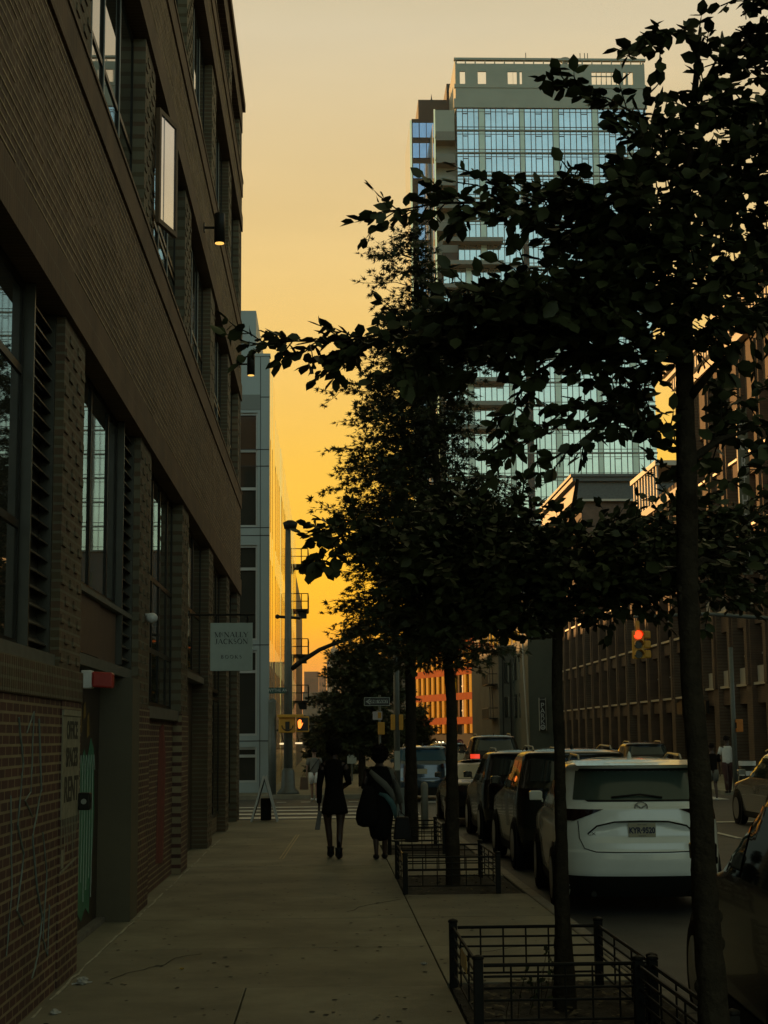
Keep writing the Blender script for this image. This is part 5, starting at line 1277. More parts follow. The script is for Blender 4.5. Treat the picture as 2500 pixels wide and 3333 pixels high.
def person(name, x, y, z, h, label, rz=0, skinm=m_skd, pose=None, group=None):
    """walking away (+y). pose: foot, knee, hand, elbow positions for a 1.0 m tall body"""
    o = root(name, (x, y, z), label, 'person', group, rz); H = h; p = dict(
        lf=(-.055, .10), rf=(.055, -.08), lk=(-.05, .05), rk=(.05, .0), le=(-.135, -.01, .62), lh=(-.15, .0, .48), re=(.135, -.01, .62), rh=(.15, .02, .48), sh=.103, hip=.062, head=(0, .015))
    p.update(pose or {}); V = lambda a, b, c: (a*H, b*H, c*H); hx, hy = p['head']
    P = V(0, 0, .53)
    ch = [[(P, (.083*H, .058*H)), (V(0, 0, .60), (.070*H, .052*H)), (V(0, .0, .70), (.082*H, .055*H)), (V(0, .0, .785), (.078*H, .05*H)), (V(0, .0, .825), (.045*H, .040*H)), (V(hx*.5, hy*.6, .86), .030*H), (V(hx, hy, .895), (.040*H, .046*H)), (V(hx, hy, .935), (.046*H, .056*H)), (V(hx, hy, .975), (.036*H, .044*H))]]
    for s, f, kn in ((-1, p['lf'], p['lk']), (1, p['rf'], p['rk'])):
        hp = V(s*p['hip'], 0, .50); kk = V(kn[0], kn[1], .285); lift = f[2] if len(f) > 2 else 0; an = V(f[0], f[1], .045+lift); toe = V(f[0]*1.1, f[1]+.085, .014+lift)
        ch.append([(P, 0), (hp, .056*H), (V((s*p['hip']+kn[0])/2, kn[1]/2, .39), .047*H), (kk, .032*H), (V((kn[0]+f[0])/2, (kn[1]+f[1])/2-.012, .19), .030*H), (an, .018*H), (toe, .017*H)])
    for s, e, hd in ((-1, p['le'], p['lh']), (1, p['re'], p['rh'])):
        sh = V(s*p['sh'], 0, .80); wr = Vector(V(*hd)); el = Vector(V(*e)); fd = (wr-el).normalized()
        palm = wr+fd*.035*H; ch.append([(V(0, 0, .785), 0), (sh, .030*H), (tuple((Vector(sh)+el)/2), .025*H), (tuple(el), .021*H), (tuple(wr), .014*H), (tuple(palm), (.012*H, .021*H))])
        acr = fd.cross(Vector((s, 0, 0))).normalized()
        for q, (off, ln) in enumerate(((-.016, .036), (-.0055, .042), (.0055, .040), (.016, .030))):
            a = palm+acr*off*H+fd*.012*H; c = a+fd*ln*.55*H; e2 = c+fd*ln*.4*H+Vector((-s*.012*H, 0, 0)); ch.append([(tuple(palm), 0), (tuple(a), .0058*H), (tuple(c), .005*H), (tuple(e2), .0042*H)])
        a = wr+acr*-.018*H+fd*.012*H; c = a+fd*.022*H-acr*.010*H; ch.append([(tuple(wr), 0), (tuple(a), .0065*H), (tuple(c), .005*H)])
    body = skin('body', ch, skinm, o)
    w = MB()
    for s in (-1, 1): w.ball(V(hx+s*.047, hy, .925), (.008*H, .012*H, .018*H), 8, 6); w.ball(V(hx+s*.018, hy+.052, .935), (.007*H, .005*H, .005*H), 8, 6)
    w.ball(V(hx, hy+.060, .918), (.008*H, .012*H, .013*H), 8, 6); w.box(V(hx-.015, hy+.050, .900), V(hx+.015, hy+.056, .904)); add(w, 'face', skinm, o, True, True)
    return o, H
def shoes(o, H, p, m, boot=0):
    for f in p:
        w = MB(); lift = (f[2] if len(f) > 2 else 0)*H; w.ball((f[0]*H*1.05, f[1]*H+.045*H, .028*H+lift), (.03*H, .075*H, .026*H), 12, 7)
        if boot: w.lathe([(.032*H, .03*H), (.030*H, .07*H), (.034*H, boot*H)], (f[0]*H, f[1]*H, lift), 12)
        add(w, 'shoe', m, o, True, True)
def hairball(o, H, c, r, seed, n=150, s=.022, m=m_hair):
    w = MB(); rg = random.Random(seed); w.ball((c[0]*H, c[1]*H, c[2]*H), tuple(q*H*.92 for q in r), 18, 12, .05, rg)
    for _ in range(n):
        t, ph = rg.uniform(0, 6.283), math.acos(rg.uniform(-1, 1)); d = (math.sin(ph)*math.cos(t), math.sin(ph)*math.sin(t), math.cos(ph)); q = rg.uniform(.8, 1.02)
        w.ball(tuple((c[i]+d[i]*r[i]*q)*H for i in range(3)), s*H*rg.uniform(.5, 1), 6, 4, .2, rg)
    add(w, 'hair', m, o, True, True)

# woman in black with curly hair
Yw = 25.2; xw = at(1088, 2785, Yw).x
pz = dict(lf=(-.030, .10), rf=(.040, -.10), lk=(-.052, .06), rk=(.052, -.01), le=(-.125, -.02, .62), lh=(-.128, .02, .455), re=(.128, -.02, .64), rh=(.085, .07, .60), sh=.095)
o, H = person('person', xw, Yw, 0, 1.80, 'woman in a short black coat with a big curly hair puff walking away', pose=pz)
rings('coat', [(.004*H, 0, .375*H, .120*H, .090*H), (.004*H, 0, .385*H, .119*H, .090*H), (.004*H, 0, .46*H, .106*H, .080*H), (0, 0, .56*H, .082*H, .066*H), (0, 0, .64*H, .074*H, .058*H), (0, 0, .72*H, .084*H, .062*H), (0, 0, .79*H, .098*H, .058*H), (0, 0, .825*H, .085*H, .050*H), (0, .005*H, .85*H, .045*H, .04*H)], m_blk, o, wob=.05, seed=1)
for s, e, hd in ((-1, pz['le'], pz['lh']), (1, pz['re'], pz['rh'])):
    w = MB(); w.tube([(s*.055*H, 0, .812*H), (s*.088*H, 0, .790*H), (s*.106*H, 0, .75*H), tuple(q*H for q in e), (hd[0]*H, hd[1]*H, (hd[2]+.02)*H)], [.022*H, .034*H, .033*H, .027*H, .021*H], 12); add(w, 'sleeve', m_blk, o, True, True)
for kx, f in ((pz['lk'], pz['lf']), (pz['rk'], pz['rf'])):
    s = -1 if f[0] < 0 else 1; w = MB(); w.tube([(s*.055*H, 0, .45*H), (kx[0]*H, kx[1]*H, .285*H), ((kx[0]+f[0])/2*H, ((kx[1]+f[1])/2-.012)*H, .19*H), (f[0]*H, f[1]*H, .09*H)], [.042*H, .027*H, .024*H, .015*H], 14); add(w, 'legging', m_blk, o, True, True)
shoes(o, H, (pz['lf'], pz['rf']), m_lea, .10); hairball(o, H, (0, .0, .952), (.066, .070, .074), 1, 260, .014)
t = root('paper_bag', (xw-.25, Yw, .4), 'small pale bag carried low at the left side of the woman in black', 'bag')
w = MB(); w.prism([(xw-.30, Yw, .44), (xw-.22, Yw, .44), (xw-.19, Yw, .72), (xw-.25, Yw, .72)], (0, .10, 0)); add(w, 'sack', mat('pale_bag', (.16, .15, .13), .7), t, bevel=.01); w = MB(); w.tube([(xw-.25, Yw+.05, .72), (xw-.24, Yw+.05, .80), (xw-.21, Yw+.05, .72)], .005, 5); add(w, 'handle', m_lea, t)

# woman with shawl and big shoulder bag
Y2w = 24.9; x2 = at(1238, 2785, Y2w).x
pz = dict(lf=(-.035, -.03), rf=(.040, .05), lk=(-.045, .0), rk=(.045, .03), le=(-.14, -.03, .64), lh=(-.10, .06, .60), re=(.155, .0, .63), rh=(.185, .03, .48), sh=.11, head=(.0, .02))
o, H = person('person', x2, Y2w, 0, 1.70, 'woman in a dark loose dress and grey shawl with round hair walking on the right', pose=pz)
rings('dress', [(0, 0, .16*H, .085*H, .075*H), (0, 0, .26*H, .100*H, .085*H), (.0, 0, .40*H, .125*H, .100*H), (0, 0, .50*H, .125*H, .10*H), (0, 0, .60*H, .105*H, .080*H), (0, 0, .72*H, .112*H, .075*H), (0, 0, .80*H, .118*H, .066*H), (0, 0, .835*H, .08*H, .05*H)], m_blk, o, wob=.06, seed=2)
def sash_(pts, ws, m, nm):
    w = MB(); n = len(w.v)
    for (x_, y_, z_), q in zip(pts, ws): w.v += [((x_-.5*q*.7)*H, (y_)*H, (z_-.5*q)*H), ((x_+.5*q*.7)*H, (y_)*H, (z_+.5*q)*H), ((x_+.5*q*.7)*H, (y_-.012)*H, (z_+.5*q)*H), ((x_-.5*q*.7)*H, (y_-.012)*H, (z_-.5*q)*H)]
    for i in range(len(pts)-1):
        for j in range(4): w.f.append((i*4+j, i*4+(j+1) % 4, i*4+4+(j+1) % 4, i*4+4+j))
    w.f += [(3, 2, 1, 0), tuple(len(w.v)-4+j for j in range(4))]; return add(w, nm, m, o, True, True)
sash_([(-.09, -.07, .79), (-.03, -.088, .73), (.04, -.095, .67), (.10, -.088, .60), (.13, -.06, .52)], [.03, .045, .05, .045, .03], m_gcl, 'shawl')
sash_([(-.01, -.105, .59), (.05, -.110, .57), (.10, -.105, .51), (.13, -.09, .44), (.14, -.07, .37)], [.02, .035, .045, .05, .03], m_teal, 'scarf')
for s, e, hd in ((-1, pz['le'], pz['lh']), (1, pz['re'], pz['rh'])):
    w = MB(); w.tube([(s*.06*H, 0, .812*H), (s*.10*H, 0, .785*H), tuple(q*H for q in e), (hd[0]*H, hd[1]*H, (hd[2]+.02)*H)], [.024*H, .038*H, .032*H, .026*H], 12); add(w, 'sleeve', m_gcl if s > 0 else m_blk, o, True, True)
shoes(o, H, (pz['lf'], pz['rf']), m_lea, 0); hairball(o, H, (.0, .0, .942), (.076, .078, .082), 2, 260, .014)
t = root('shoulder_bag', (x2-.2, Y2w, .5), 'big slouchy black shoulder bag on the back of the shawl woman', 'bag')
w = MB(); [w.v.append((x2-.19+a*math.cos(q*math.pi/9)+.03*(z_-.7), Y2w-.13+d_*math.sin(q*math.pi/9), z_)) for z_, a, d_ in ((.50, .08, .03), (.53, .15, .07), (.62, .185, .10), (.74, .175, .105), (.88, .135, .09), (1.02, .10, .06), (1.12, .07, .03)) for q in range(18)]; w.f += [(i*18+j, i*18+(j+1) % 18, i*18+18+(j+1) % 18, i*18+18+j) for i in range(6) for j in range(18)]+[tuple(range(17, -1, -1)), tuple(range(108, 126))]; add(w, 'sack', m_blk, t, True)
w = MB(); w.tube([(x2-.26, Y2w-.15, .90), (x2-.20, Y2w-.08, 1.20), (x2-.14, Y2w-.0, 1.36), (x2-.10, Y2w-.08, 1.2), (x2-.08, Y2w-.15, .92)], .013, 6); add(w, 'strap', m_lea, t, True)
t = root('tote_bag', (x2+.33, Y2w, .3), 'dark shopping bag hanging from the right hand of the shawl woman', 'bag')
w = MB(); w.prism([(x2+.20, Y2w-.06, .30), (x2+.48, Y2w-.06, .30), (x2+.44, Y2w-.06, .64), (x2+.24, Y2w-.06, .64)], (0, .14, 0)); add(w, 'sack', m_lea, t, bevel=.02); w = MB(); w.tube([(x2+.28, Y2w, .64), (x2+.30, Y2w+.03, .73), (x2+.40, Y2w, .64)], .008, 5); add(w, 'handle', m_lea, t)

# crossing walkers
def walker(px, py, Y, h, label, top, bottom, bl, seed, zb=ZR, sk=m_skm, hair=m_hair, armw=0, rz=0):
    c = at(px, py, Y); sg = 1 if seed % 2 else -1
    pz = dict(lf=(-.04, .08*sg), rf=(.045, -.08*sg), lk=(-.045, .05*sg), rk=(.045, .0), le=(-.135, -.02*sg, .64), lh=(-.145, -.02*sg, .50), re=(.135, .02*sg, .64), rh=(.145, .03*sg, .50))
    o, H = person('person', c.x, Y, zb, h, label, skinm=sk, pose=pz, rz=rz)
    rings('shirt', [(0, 0, .50*H, .096*H, .068*H), (0, 0, .58*H, .086*H, .064*H), (0, 0, .70*H, .096*H, .066*H), (0, 0, .79*H, .112*H, .06*H), (0, 0, .83*H, .07*H, .045*H)], top, o, wob=.04, seed=seed)
    for s, e in ((-1, pz['le']), (1, pz['re'])):
        w = MB(); w.tube([(s*.10*H, 0, .805*H), (e[0]*H, e[1]*H, (e[2]+.04)*H)], [.040*H, .036*H], 10); add(w, 'sleeve', top, o, True, True)
    for kx, f in ((pz['lk'], pz['lf']), (pz['rk'], pz['rf'])):
        s = -1 if f[0] < 0 else 1; t = bl; zk = .285; w = MB()
        pts = [(s*.05*H, 0, .54*H), (s*.055*H, 0, .46*H), ((kx[0]+s*.002)*H, kx[1]*.8*H, .34*H)]; rs = [.058*H, .062*H, .054*H]
        if t: pts += [(kx[0]*H, kx[1]*H, .285*H), (f[0]*H, f[1]*H, .06*H)]; rs = [.058*H, .060*H, .046*H, .042*H, .032*H]
        w.tube(pts, rs, 14); add(w, 'trousers' if t else 'shorts', bottom, o, True, True)
    shoes(o, H, (pz['lf'], pz['rf']), m_wcl if not bl else m_lea, 0); hairball(o, H, (0, .01, .955), (.052, .062, .052), seed, 40, .014)
    return o, H
o, H = walker(1023, 2610, 52.0, 1.66, 'person in a pale top, white shorts and a crossbody strap crossing ahead', m_gcl, m_wcl, False, 3)
w = MB(); w.tube([(-.09*H, -.06*H, .55*H), (0, -.07*H, .68*H), (.09*H, -.04*H, .80*H)], .012, 5); add(w, 'strap', m_lea, o, True, True)
t = root('brown_bag', (at(990, 2540, 49.9).x, 49.9, .5), 'brown bag held by the person in white shorts', 'bag'); w = MB(); q = t.location; w.prism([(q.x-.14, 49.85, .28), (q.x+.14, 49.85, .28), (q.x+.11, 49.85, .66), (q.x-.11, 49.85, .66)], (0, .12, 0)); add(w, 'sack', mat('brown_bag', (.09, .055, .03), .7), t, bevel=.02)
w = MB(); w.tube([(q.x-.07, 49.9, .66), (q.x, 49.9, .8), (q.x+.07, 49.9, .66)], .008, 5); add(w, 'handle', MATS['brown_bag'], t)
walker(2372, 2590, 51.0, 1.80, 'man in a white t-shirt and dark trousers walking on the far right', m_wcl, m_burg, True, 4, 0, m_skd)
walker(2322, 2596, 49.0, 1.72, 'person in a dark top, pale shorts and white trainers beside the white t-shirt man', m_blk, m_gcl, False, 5, ZR, m_skd)

# ================================================================== street furniture
m_gal = mat('galvanised', (.105, .115, .10), .5, .3, var=.15); m_yel = mat('signal_yellow', (.55, .28, .02), .5, var=.12); m_lens_d = mat('dark_lens', (.012, .012, .01), .2, var=0)
def pole(o, x, y, r0, r1, h, m=m_gal, z0=0, name='pole', base=True):
    b = MB(); b.tube([(x, y, z0), (x, y, z0+h*.5), (x, y, z0+h)], [r0, (r0+r1)/2, r1], 14)
    if base: b.lathe([(r0*2.4, z0), (r0*2.2, z0+.08), (r0*1.5, z0+.2), (r0*1.35, z0+.75), (r0*1.02, z0+.85)], (x, y, 0), 14)
    return add(b, name, m, o, True)
# big signal pole at the far left corner with mast arm
SYp = 54.5; c = at(938, 2400, SYp); xs = c.x
o = root('signal_pole', (xs, SYp, 0), 'tall grey traffic signal pole with a rising mast arm at the far left corner', 'pole')
zt = at(938, 1700, SYp).z; pole(o, xs, SYp, .16, .09, zt)
b = MB(); q = [at(948, 2178, SYp), at(985, 2150, SYp), at(1040, 2115, SYp), at(1100, 2090, SYp), at(1170, 2066, SYp), at(1300, 2050, SYp)]; b.tube(q, [.09, .085, .075, .065, .055, .04], 10); add(b, 'mast_arm', m_fr, o, True)
b = MB(); a = at(903, 2007, SYp); d = at(978, 2012, SYp); b.tube([a, d], .05, 8); b.ball(tuple(a), .08, 8, 6); add(b, 'cross_arm', m_fr, o, True)
b = MB(); a = at(940, 1820, SYp); b.tube([a, at(936, 1740, SYp), at(944, 1715, SYp)], .05, 8); b.lathe([(.05, 0), (.20, .0), (.26, .22), (.1, .3)], tuple(at(945, 1722, SYp)), 12); add(b, 'lamp_head', m_fr, o, True)
# small pole with pedestrian signals on our corner
SP = 44.0; c = at(955, 2400, 53.0)
o = root('pedestrian_signal', (c.x-.3, 53.9, 0), 'yellow pedestrian signal showing an orange hand, on the pole at the far corner', 'signal')
YS = 53.9; P1 = at(985, 2345, YS); P2 = at(932, 2358, YS); s_ = YS/FPX
b = MB(); a, d = at(964, 2332, YS), at(1006, 2383, YS); b.box((a.x, YS-.12, d.z), (d.x, YS+.12, a.z)); hs = add(b, 'housing', m_yel, o, bevel=.02)
b = MB(); b.box((a.x+.04, YS-.14, d.z+.05), (d.x-.03, YS-.121, a.z-.05)); add(b, 'screen', m_lens_d, hs)
m_hand = mat('hand_glow', (1, .3, .05), .5, var=0, emit=(1, .22, .03), estr=2.2)
b = MB(); hz = lambda px, py: (at(px, py, YS).x, YS-.15, at(px, py, YS).z)
for (x0, y0, x1, y1, wd) in ((970.5, 2347, 971.5, 2360, 1.4), (973.5, 2343, 974.2, 2358, 1.5), (976.8, 2342, 977, 2358, 1.5), (980, 2344, 979.5, 2358, 1.5), (985.5, 2353, 981, 2364, 1.6)):
    p0, p1 = hz(x0, y0), hz(x1, y1); b.prism([(p0[0]-wd*s_, YS-.143, p0[2]), (p0[0]+wd*s_, YS-.143, p0[2]), (p1[0]+wd*s_, YS-.143, p1[2]), (p1[0]-wd*s_, YS-.143, p1[2])], (0, -.02, 0))
b.prism([hz(970, 2356), hz(982, 2356), hz(981, 2367), hz(978, 2371), hz(972.5, 2371), hz(970.2, 2365)], (0, -.022, 0)); add(b, 'hand_symbol', m_hand, hs)
b = MB(); a, d = at(907, 2335, YS), at(961, 2385, YS); b.box((a.x, YS-.05, d.z), (d.x, YS+.2, a.z)); h2 = add(b, 'side_housing', m_yel, o, bevel=.03)
b = MB(); a, d = at(903, 2328, YS), at(988, 2333, YS); b.box((a.x, YS-.16, d.z-.02), (d.x, YS+.12, a.z+.02)); add(b, 'hood', m_yel, o, bevel=.01)
b = MB(); cc = at(936, 2361, YS)
for i in range(16):
    t0, t1 = math.pi+math.pi*i/16, math.pi+math.pi*(i+1)/16
    b.prism([(cc.x+.17*math.cos(t0), YS-.06, cc.z+.16*math.sin(t0)), (cc.x+.2*math.cos(t0), YS-.06, cc.z+.19*math.sin(t0)), (cc.x+.2*math.cos(t1), YS-.06, cc.z+.19*math.sin(t1)), (cc.x+.17*math.cos(t1), YS-.06, cc.z+.16*math.sin(t1))], (0, -.02, 0))
b.box((cc.x-.07, YS-.08, cc.z-.15), (cc.x+.07, YS-.06, cc.z+.12)); add(b, 'back_plate', m_lens_d, h2)
b = MB(); b.tube([(c.x-.28, YS+.1, 0), (c.x-.28, YS+.1, at(888, 2285, YS).z)], .13, 12); b.ball((c.x-.28, YS+.1, at(888, 2285, YS).z), .13, 12, 6)
xq = at(886, 2400, YS).x; b.v = [(v[0]-(c.x-.28)+xq, v[1], v[2]) for v in b.v]; add(b, 'post', m_gal, o, True)
# street name plate
a, d = at(875, 2238, 54.3), at(931, 2257, 54.3)
o = root('street_name_sign', (a.x, 54.3, a.z), 'small dark green street name plate reading WYTHE AV by the signal pole', 'sign')
b = MB(); b.box((a.x, 54.28, d.z), (d.x, 54.32, a.z)); bd = add(b, 'plate', mat('street_green', (.012, .06, .045), .5, var=.1), o); text('WYTHE AV', 'lettering', .155, ((a.x+d.x)/2, 54.275, (a.z+d.z)/2), FACE, mat('sign_white', (.40, .44, .40), .5, var=0), bd, .003, sx=.85)
b = MB(); b.tube([(d.x, 54.3, (a.z+d.z)/2), (xs, 54.4, (a.z+d.z)/2)], .02, 6); add(b, 'bracket', m_gal, o)
# one way sign pole with signal head and small notice, near corner
YO = 41.0; a, d = at(1185, 2270, YO), at(1269, 2297, YO)
o = root('one_way_sign', ((a.x+d.x)/2, YO, 0), 'black and white ONE WAY arrow sign pointing left on a thin pole', 'sign')
b = MB(); b.box((a.x, YO-.01, d.z), (d.x, YO+.01, a.z)); pl = add(b, 'plate', mat('sign_black', (.015, .015, .014), .4, var=0), o)
cx, cz = (a.x+d.x)/2, (a.z+d.z)/2; wv, hv = d.x-a.x, a.z-d.z; m_sw = mat('sign_pale', (.34, .37, .32), .5, var=.08)
b = MB()
for (x0, z0, x1, z1) in ((-.5, .44, .5, .5), (-.5, -.5, .5, -.44), (-.5, -.44, -.48, .44), (.48, -.44, .5, .44)): b.box((cx+x0*wv, YO-.013, cz+z0*hv), (cx+x1*wv, YO-.0101, cz+z1*hv))
b.prism([(cx+p*wv, YO-.0101, cz+q*hv) for p, q in ((-.44, 0), (-.26, .36), (-.26, .2), (.42, .2), (.42, -.2), (-.26, -.2), (-.26, -.36))], (0, -.003, 0)); add(b, 'arrow', m_sw, pl)
text('ONE WAY', 'lettering', .11, (cx+.05*wv, YO-.015, cz), FACE, MATS['sign_black'], pl, .002, sx=.95, bold=.003)
xp_ = at(1236, 2300, YO).x; b = MB(); b.tube([(xp_, YO+.03, 0), (xp_, YO+.03, at(1236, 2262, YO).z)], .03, 8); add(b, 'pole', m_gal, o, True)
b = MB(); a, d = at(1213, 2316, YO), at(1244, 2343, YO); b.box((a.x, YO-.012, d.z), (d.x, YO+.012, a.z)); nt_ = add(b, 'notice', mat('notice', (.42, .40, .40), .6, var=.05), o)
b = MB(); b.box((a.x+.13, YO-.016, d.z+.04), (a.x+.22, YO-.0125, a.z-.02)); add(b, 'notice_patch', m_yel, nt_)
b = MB(); a, d = at(1230, 2351, YO), at(1252, 2391, YO); b.box((a.x, YO-.12, d.z), (d.x, YO+.0, a.z)); add(b, 'signal_box', m_yel, o, bevel=.015)
# grey pole with two yellow signal heads
YG = 42.0; xg = at(1292, 2400, YG).x
o = root('lamp_post', (xg, YG, 0), 'weathered grey post with two narrow yellow signal heads near the oaks', 'pole'); pole(o, xg, YG, .085, .075, 6.2, base=False)
for px in (1279, 1305):
    a = at(px, 2326, YG); b = MB(); b.box((a.x-.055, YG-.1, a.z-.40), (a.x+.055, YG+.1, a.z)); add(b, 'signal_head', m_yel, o, bevel=.015)
b = MB(); b.box((xg-.07, YG-.095, 1.0), (xg+.07, YG-.08, 1.5)); add(b, 'sticker', m_sw, o)
# grey utility box and white board
a, d = at(1300, 2565, 30.5), at(1333, 2670, 30.5)
o = root('notice_board', (a.x, 30.5, 0), 'plain pale grey board standing behind the shawl woman by the oak trunk', 'board')
b = MB(); b.box((a.x-.05, 30.48, .25), (d.x+.0, 30.54, a.z)); add(b, 'panel', mat('pale_board', (.20, .22, .19), .6), o, bevel=.006); b = MB()
for x in (a.x, d.x-.08): b.box((x, 30.49, 0), (x+.04, 30.53, .25))
b.box((a.x+.04, 30.5, .1), (d.x-.08, 30.52, .13)); add(b, 'foot_frame', m_fr, o)
o = root('bollard', (at(1383, 2700, 33).x, 33, 0), 'short pale bollard post right of the oak trunk', 'bollard'); b = MB(); x = at(1383, 2700, 33).x; b.lathe([(.075, 0), (.075, .86), (.06, .92), (.01, .94)], (x, 33, 0), 14); add(b, 'shaft', mat('bollard_pale', (.24, .24, .20), .6), o, True)
# hanging traffic light
YT = 46.0; c = at(2077, 2095, YT)
o = root('traffic_light', (c.x, YT, c.z), 'yellow traffic light showing red hung from the horizontal arm at right', 'traffic light')
s_ = YT/FPX; b = MB(); b.box((c.x-.16, YT-.08, c.z-.44), (c.x+.17, YT+.12, c.z+.38)); q = add(b, 'housing', m_yel, o, bevel=.03)
b = MB(); b.box((c.x-.05, YT-.04, c.z+.38), (c.x+.05, YT+.04, c.z+.66)); add(b, 'hanger', m_yel, o)
for i, dz in enumerate((.25, -.03, -.31)):
    b = MB(); b.lathe([(.001, -.09), (.115, -.09), (.12, -.07), (.001, -.07)], (c.x-.01, YT-.02, c.z+dz), 20, 'y'); add(b, 'lens', mat('red_on', (1, .05, .01), .4, var=0, emit=(1, .045, .008), estr=2.4) if i == 0 else m_lens_d, q)
    b = MB()
    for k in range(12):
        t0, t1 = math.pi*(-.05+1.1*k/12), math.pi*(-.05+1.1*(k+1)/12); x0_, z0_, x1_, z1_ = .135*math.cos(t0), .135*math.sin(t0), .135*math.cos(t1), .135*math.sin(t1)
        b.prism([(c.x-.01+x0_, YT-.3, c.z+dz+z0_), (c.x-.01+x1_, YT-.3, c.z+dz+z1_), (c.x-.01+x1_*.93, YT-.3, c.z+dz+z1_*.93), (c.x-.01+x0_*.93, YT-.3, c.z+dz+z0_*.93)], (0, .2, 0))
    add(b, 'visor', m_yel, q)
    b = MB(); b.box((c.x+.17, YT-.04, c.z+dz-.11), (c.x+.37, YT+.10, c.z+dz+.12)); add(b, 'side_visor', m_yel, q, bevel=.04)
o = root('mast_arm_pole', (18.0, YT+.02, 0), 'grey steel pole whose long arm carries the red traffic light', 'pole')
b = MB(); aa = at(2063, 2008, YT); b.tube([(aa.x, YT, aa.z), (at(2300, 1998, YT).x, YT, at(2300, 1998, YT).z), (at(2560, 2020, YT).x, YT, at(2560, 2016, YT).z), (15.6, YT, at(2560, 2016, YT).z-.05)], [.04, .055, .07, .085], 10); add(b, 'mast_arm', m_gal, o, True)
pole(o, 15.6, YT, .16, .11, 7.2)
# ped signal far right on its pole
YR = 50.5; c = at(2408, 2362, YR); o = root('crossing_signal', (c.x, YR, 0), 'amber pedestrian signal on a pole behind the white t-shirt man', 'signal')
b = MB(); b.box((c.x-.12, YR-.12, c.z-.2), (c.x+.08, YR+.12, c.z+.2)); q = add(b, 'housing', mat('signal_amber', (.5, .17, .02), .5), o, bevel=.02); pole(o, at(2392, 2400, YR).x, YR+.1, .085, .07, 4.6, base=False)
b = MB(); b.box((c.x-.135, YR-.10, c.z-.08), (c.x-.121, YR+.1, c.z+.1)); add(b, 'screen', m_lens_d, q)
o = root('striped_barrel', (at(2432, 2480, 49).x, 49.0, 0), 'white and dark striped road barrel beside the silver estate car', 'barrel'); b = MB(); x = o.location.x; b.lathe([(.28, ZR), (.26, .5), (.22, 1.05)], (x, 49, 0), 16); q = add(b, 'drum', m_fr, o, True)
for z in (.9, .6): b = MB(); b.lathe([(.262-.0, z), (.262, z+.14)], (x, 49, 0), 16); add(b, 'band', m_wcl, q)
# warning signs far off
for (nm, px, py, Y, m, lab, sh) in (('diamond_sign', 1553, 2412, 78, m_yel, 'yellow diamond warning sign over the red tail lights', 4), ('no_entry_sign', 1497, 2418, 78, mat('sign_red', (.20, .02, .02), .5), 'round red sign left of the yellow diamond', 16), ('red_white_sign', 1145, 2420, 70, mat('sign_red2', (.22, .03, .03), .5), 'small red sign behind the two walking women', 8)):
    c = at(px, py, Y); o = root(nm, (c.x, Y, 0), lab, 'sign'); r = 12*Y/FPX; b = MB()
    b.prism([(c.x+r*math.cos(math.pi/2+2*math.pi*i/sh+(math.pi/8 if sh == 8 else 0)), Y, c.z+r*math.sin(math.pi/2+2*math.pi*i/sh+(math.pi/8 if sh == 8 else 0))) for i in range(sh)], (0, .03, 0)); add(b, 'plate', m, o)
    b = MB(); b.box((c.x-.2, Y, c.z-r-.7), (c.x+.2, Y+.03, c.z-r-.15)); add(b, 'lower_plate', m_sw, o)
    b = MB(); b.tube([(c.x, Y+.05, 0), (c.x, Y+.05, c.z)], .04, 6); add(b, 'pole', m_gal, o)
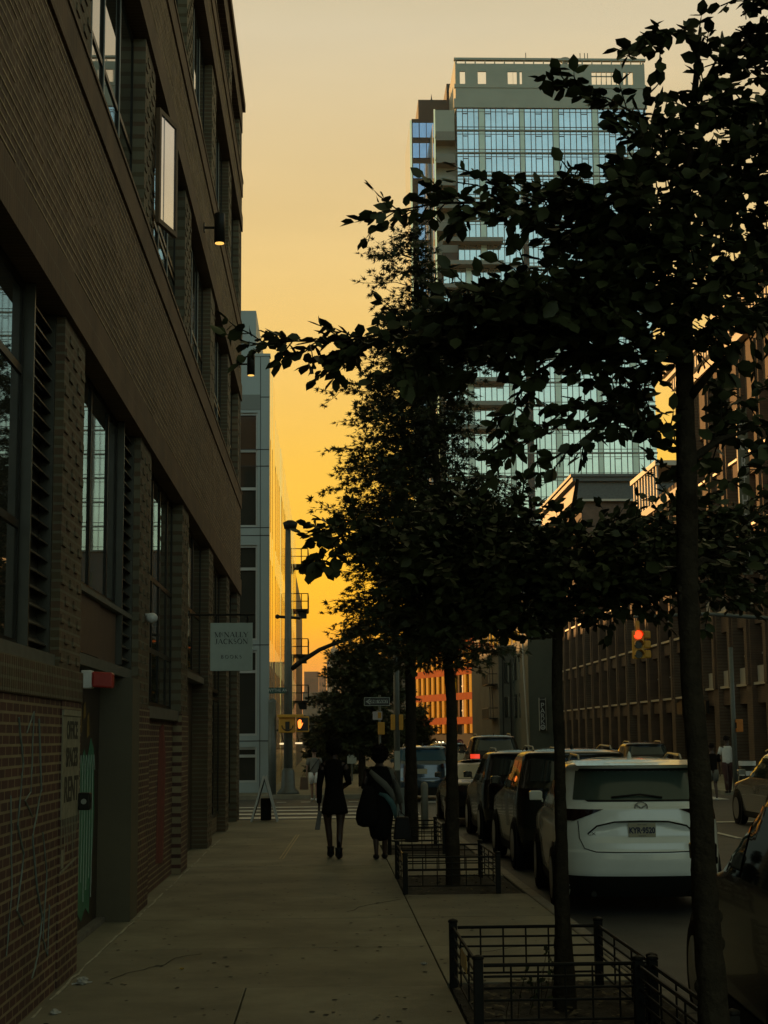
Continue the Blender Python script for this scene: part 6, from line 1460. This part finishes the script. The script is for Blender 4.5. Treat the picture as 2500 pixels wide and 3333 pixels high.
# shop lamps glowing at street end
o = root('bulb_string', (at(1440, 2418, 150).x, 150, 0), 'row of small lit bulbs at the street end', 'lights'); 
for px in (1400, 1418, 1430, 1442): c = at(px, 2417, 150); b = MB(); b.ball(tuple(c), .11, 8, 6); add(b, 'bulb', mat('bulb_glow', (1, .9, .6), .5, var=0, emit=(1, .85, .5), estr=2.5), o, True)
b = MB(); b.tube([at(1395, 2412, 150), at(1445, 2411, 150)], .03, 5); b.tube([at(1395, 2412, 150), (at(1395, 2412, 150).x, 150, 0)], .05, 5); b.tube([at(1445, 2411, 150), (at(1445, 2411, 150).x, 150, 0)], .05, 5); add(b, 'cable', m_fr, o)
for k, px in enumerate((922, 962)):
    c = at(px, 2421, 57.5-.0); o = root('door_lamp', (c.x, GY-.1, c.z), ('left one of two lit shop lamps under the pedestrian signal', 'right one of two lit shop lamps under the pedestrian signal')[k], 'lamp', 'lit shop lamps')
    o.location.y = 58+6*k; ORG[o.name] = Vector(o.location); b = MB(); b.box((c.x-.14, o.location.y-.1, c.z-.03), (c.x+.14, o.location.y+.1, c.z+.03)); add(b, 'tube', mat('shop_glow', (1, .8, .5), .5, var=0, emit=(1, .75, .4), estr=1.1), o, bevel=.01)
    b = MB(); b.tube([(c.x, o.location.y, c.z+.03), (c.x-.1, o.location.y, c.z+.5), (GX+.0, o.location.y, c.z+.5)], .02, 5); add(b, 'arm', m_fr, o)
# sandwich board on the corner
YA = 36.8; xa = at(862, 2600, YA).x; H_ = 1.02
o = root('sandwich_board', (xa, YA, 0), 'folding a-frame pavement board with white edges beside the building corner', 'board')
hwid = 44*YA/FPX
for s in (-1, 1):
    b = MB(); b.box((xa+s*(hwid*.5-.02), YA-.28, H_*.5-.02), (xa+s*(hwid*.5+.0), YA+.28, H_*.5+.02)); b.prism([(xa+s*hwid, YA-.3, 0), (xa+s*(hwid-.04), YA-.3, 0), (xa-s*.0, YA-.3, H_-.05), (xa+s*.035, YA-.3, H_)], (0, .02, 0)); b.prism([(xa+s*hwid, YA+.3, 0), (xa+s*(hwid-.04), YA+.3, 0), (xa, YA+.3, H_-.05), (xa+s*.035, YA+.3, H_)], (0, -.02, 0)); add(b, 'leg', m_wcl, o)
    b = MB(); b.prism([(xa+s*(hwid-.05), YA-.275, .12), (xa+s*(hwid-.075), YA-.275, .12), (xa+s*.0, YA-.275, H_-.1), (xa+s*.02, YA-.275, H_-.08)], (0, .55, 0)); add(b, 'panel', m_trimb, o)
b = MB(); b.box((xa-.11, YA+.35, 0), (xa+.13, YA+.62, .5)); o2 = root('base_block', (xa, YA+.5, 0), 'dark block standing just behind the pavement board', 'block'); add(b, 'block', m_trimb, o2, bevel=.02)
# haze
if HAZE > 0:
    b = MB(); b.box((-320, -6.5, ZR-1.2), (600, 1480, 190)); hz_ = add(b, 'haze', None if False else bpy.data.materials.new('haze_air'))
    hm = hz_.data.materials[0]; hm.use_nodes = True; t = hm.node_tree; t.nodes.clear(); v = t.nodes.new('ShaderNodeVolumePrincipled'); v.inputs['Density'].default_value = HAZE; v.inputs['Color'].default_value = (.95, .85, .68, 1)
    v.inputs['Anisotropy'].default_value = .3; u = t.nodes.new('ShaderNodeOutputMaterial'); t.links.new(v.outputs[0], u.inputs['Volume']); tag(hz_, 'thin warm evening haze filling the street', 'haze', kind='stuff')
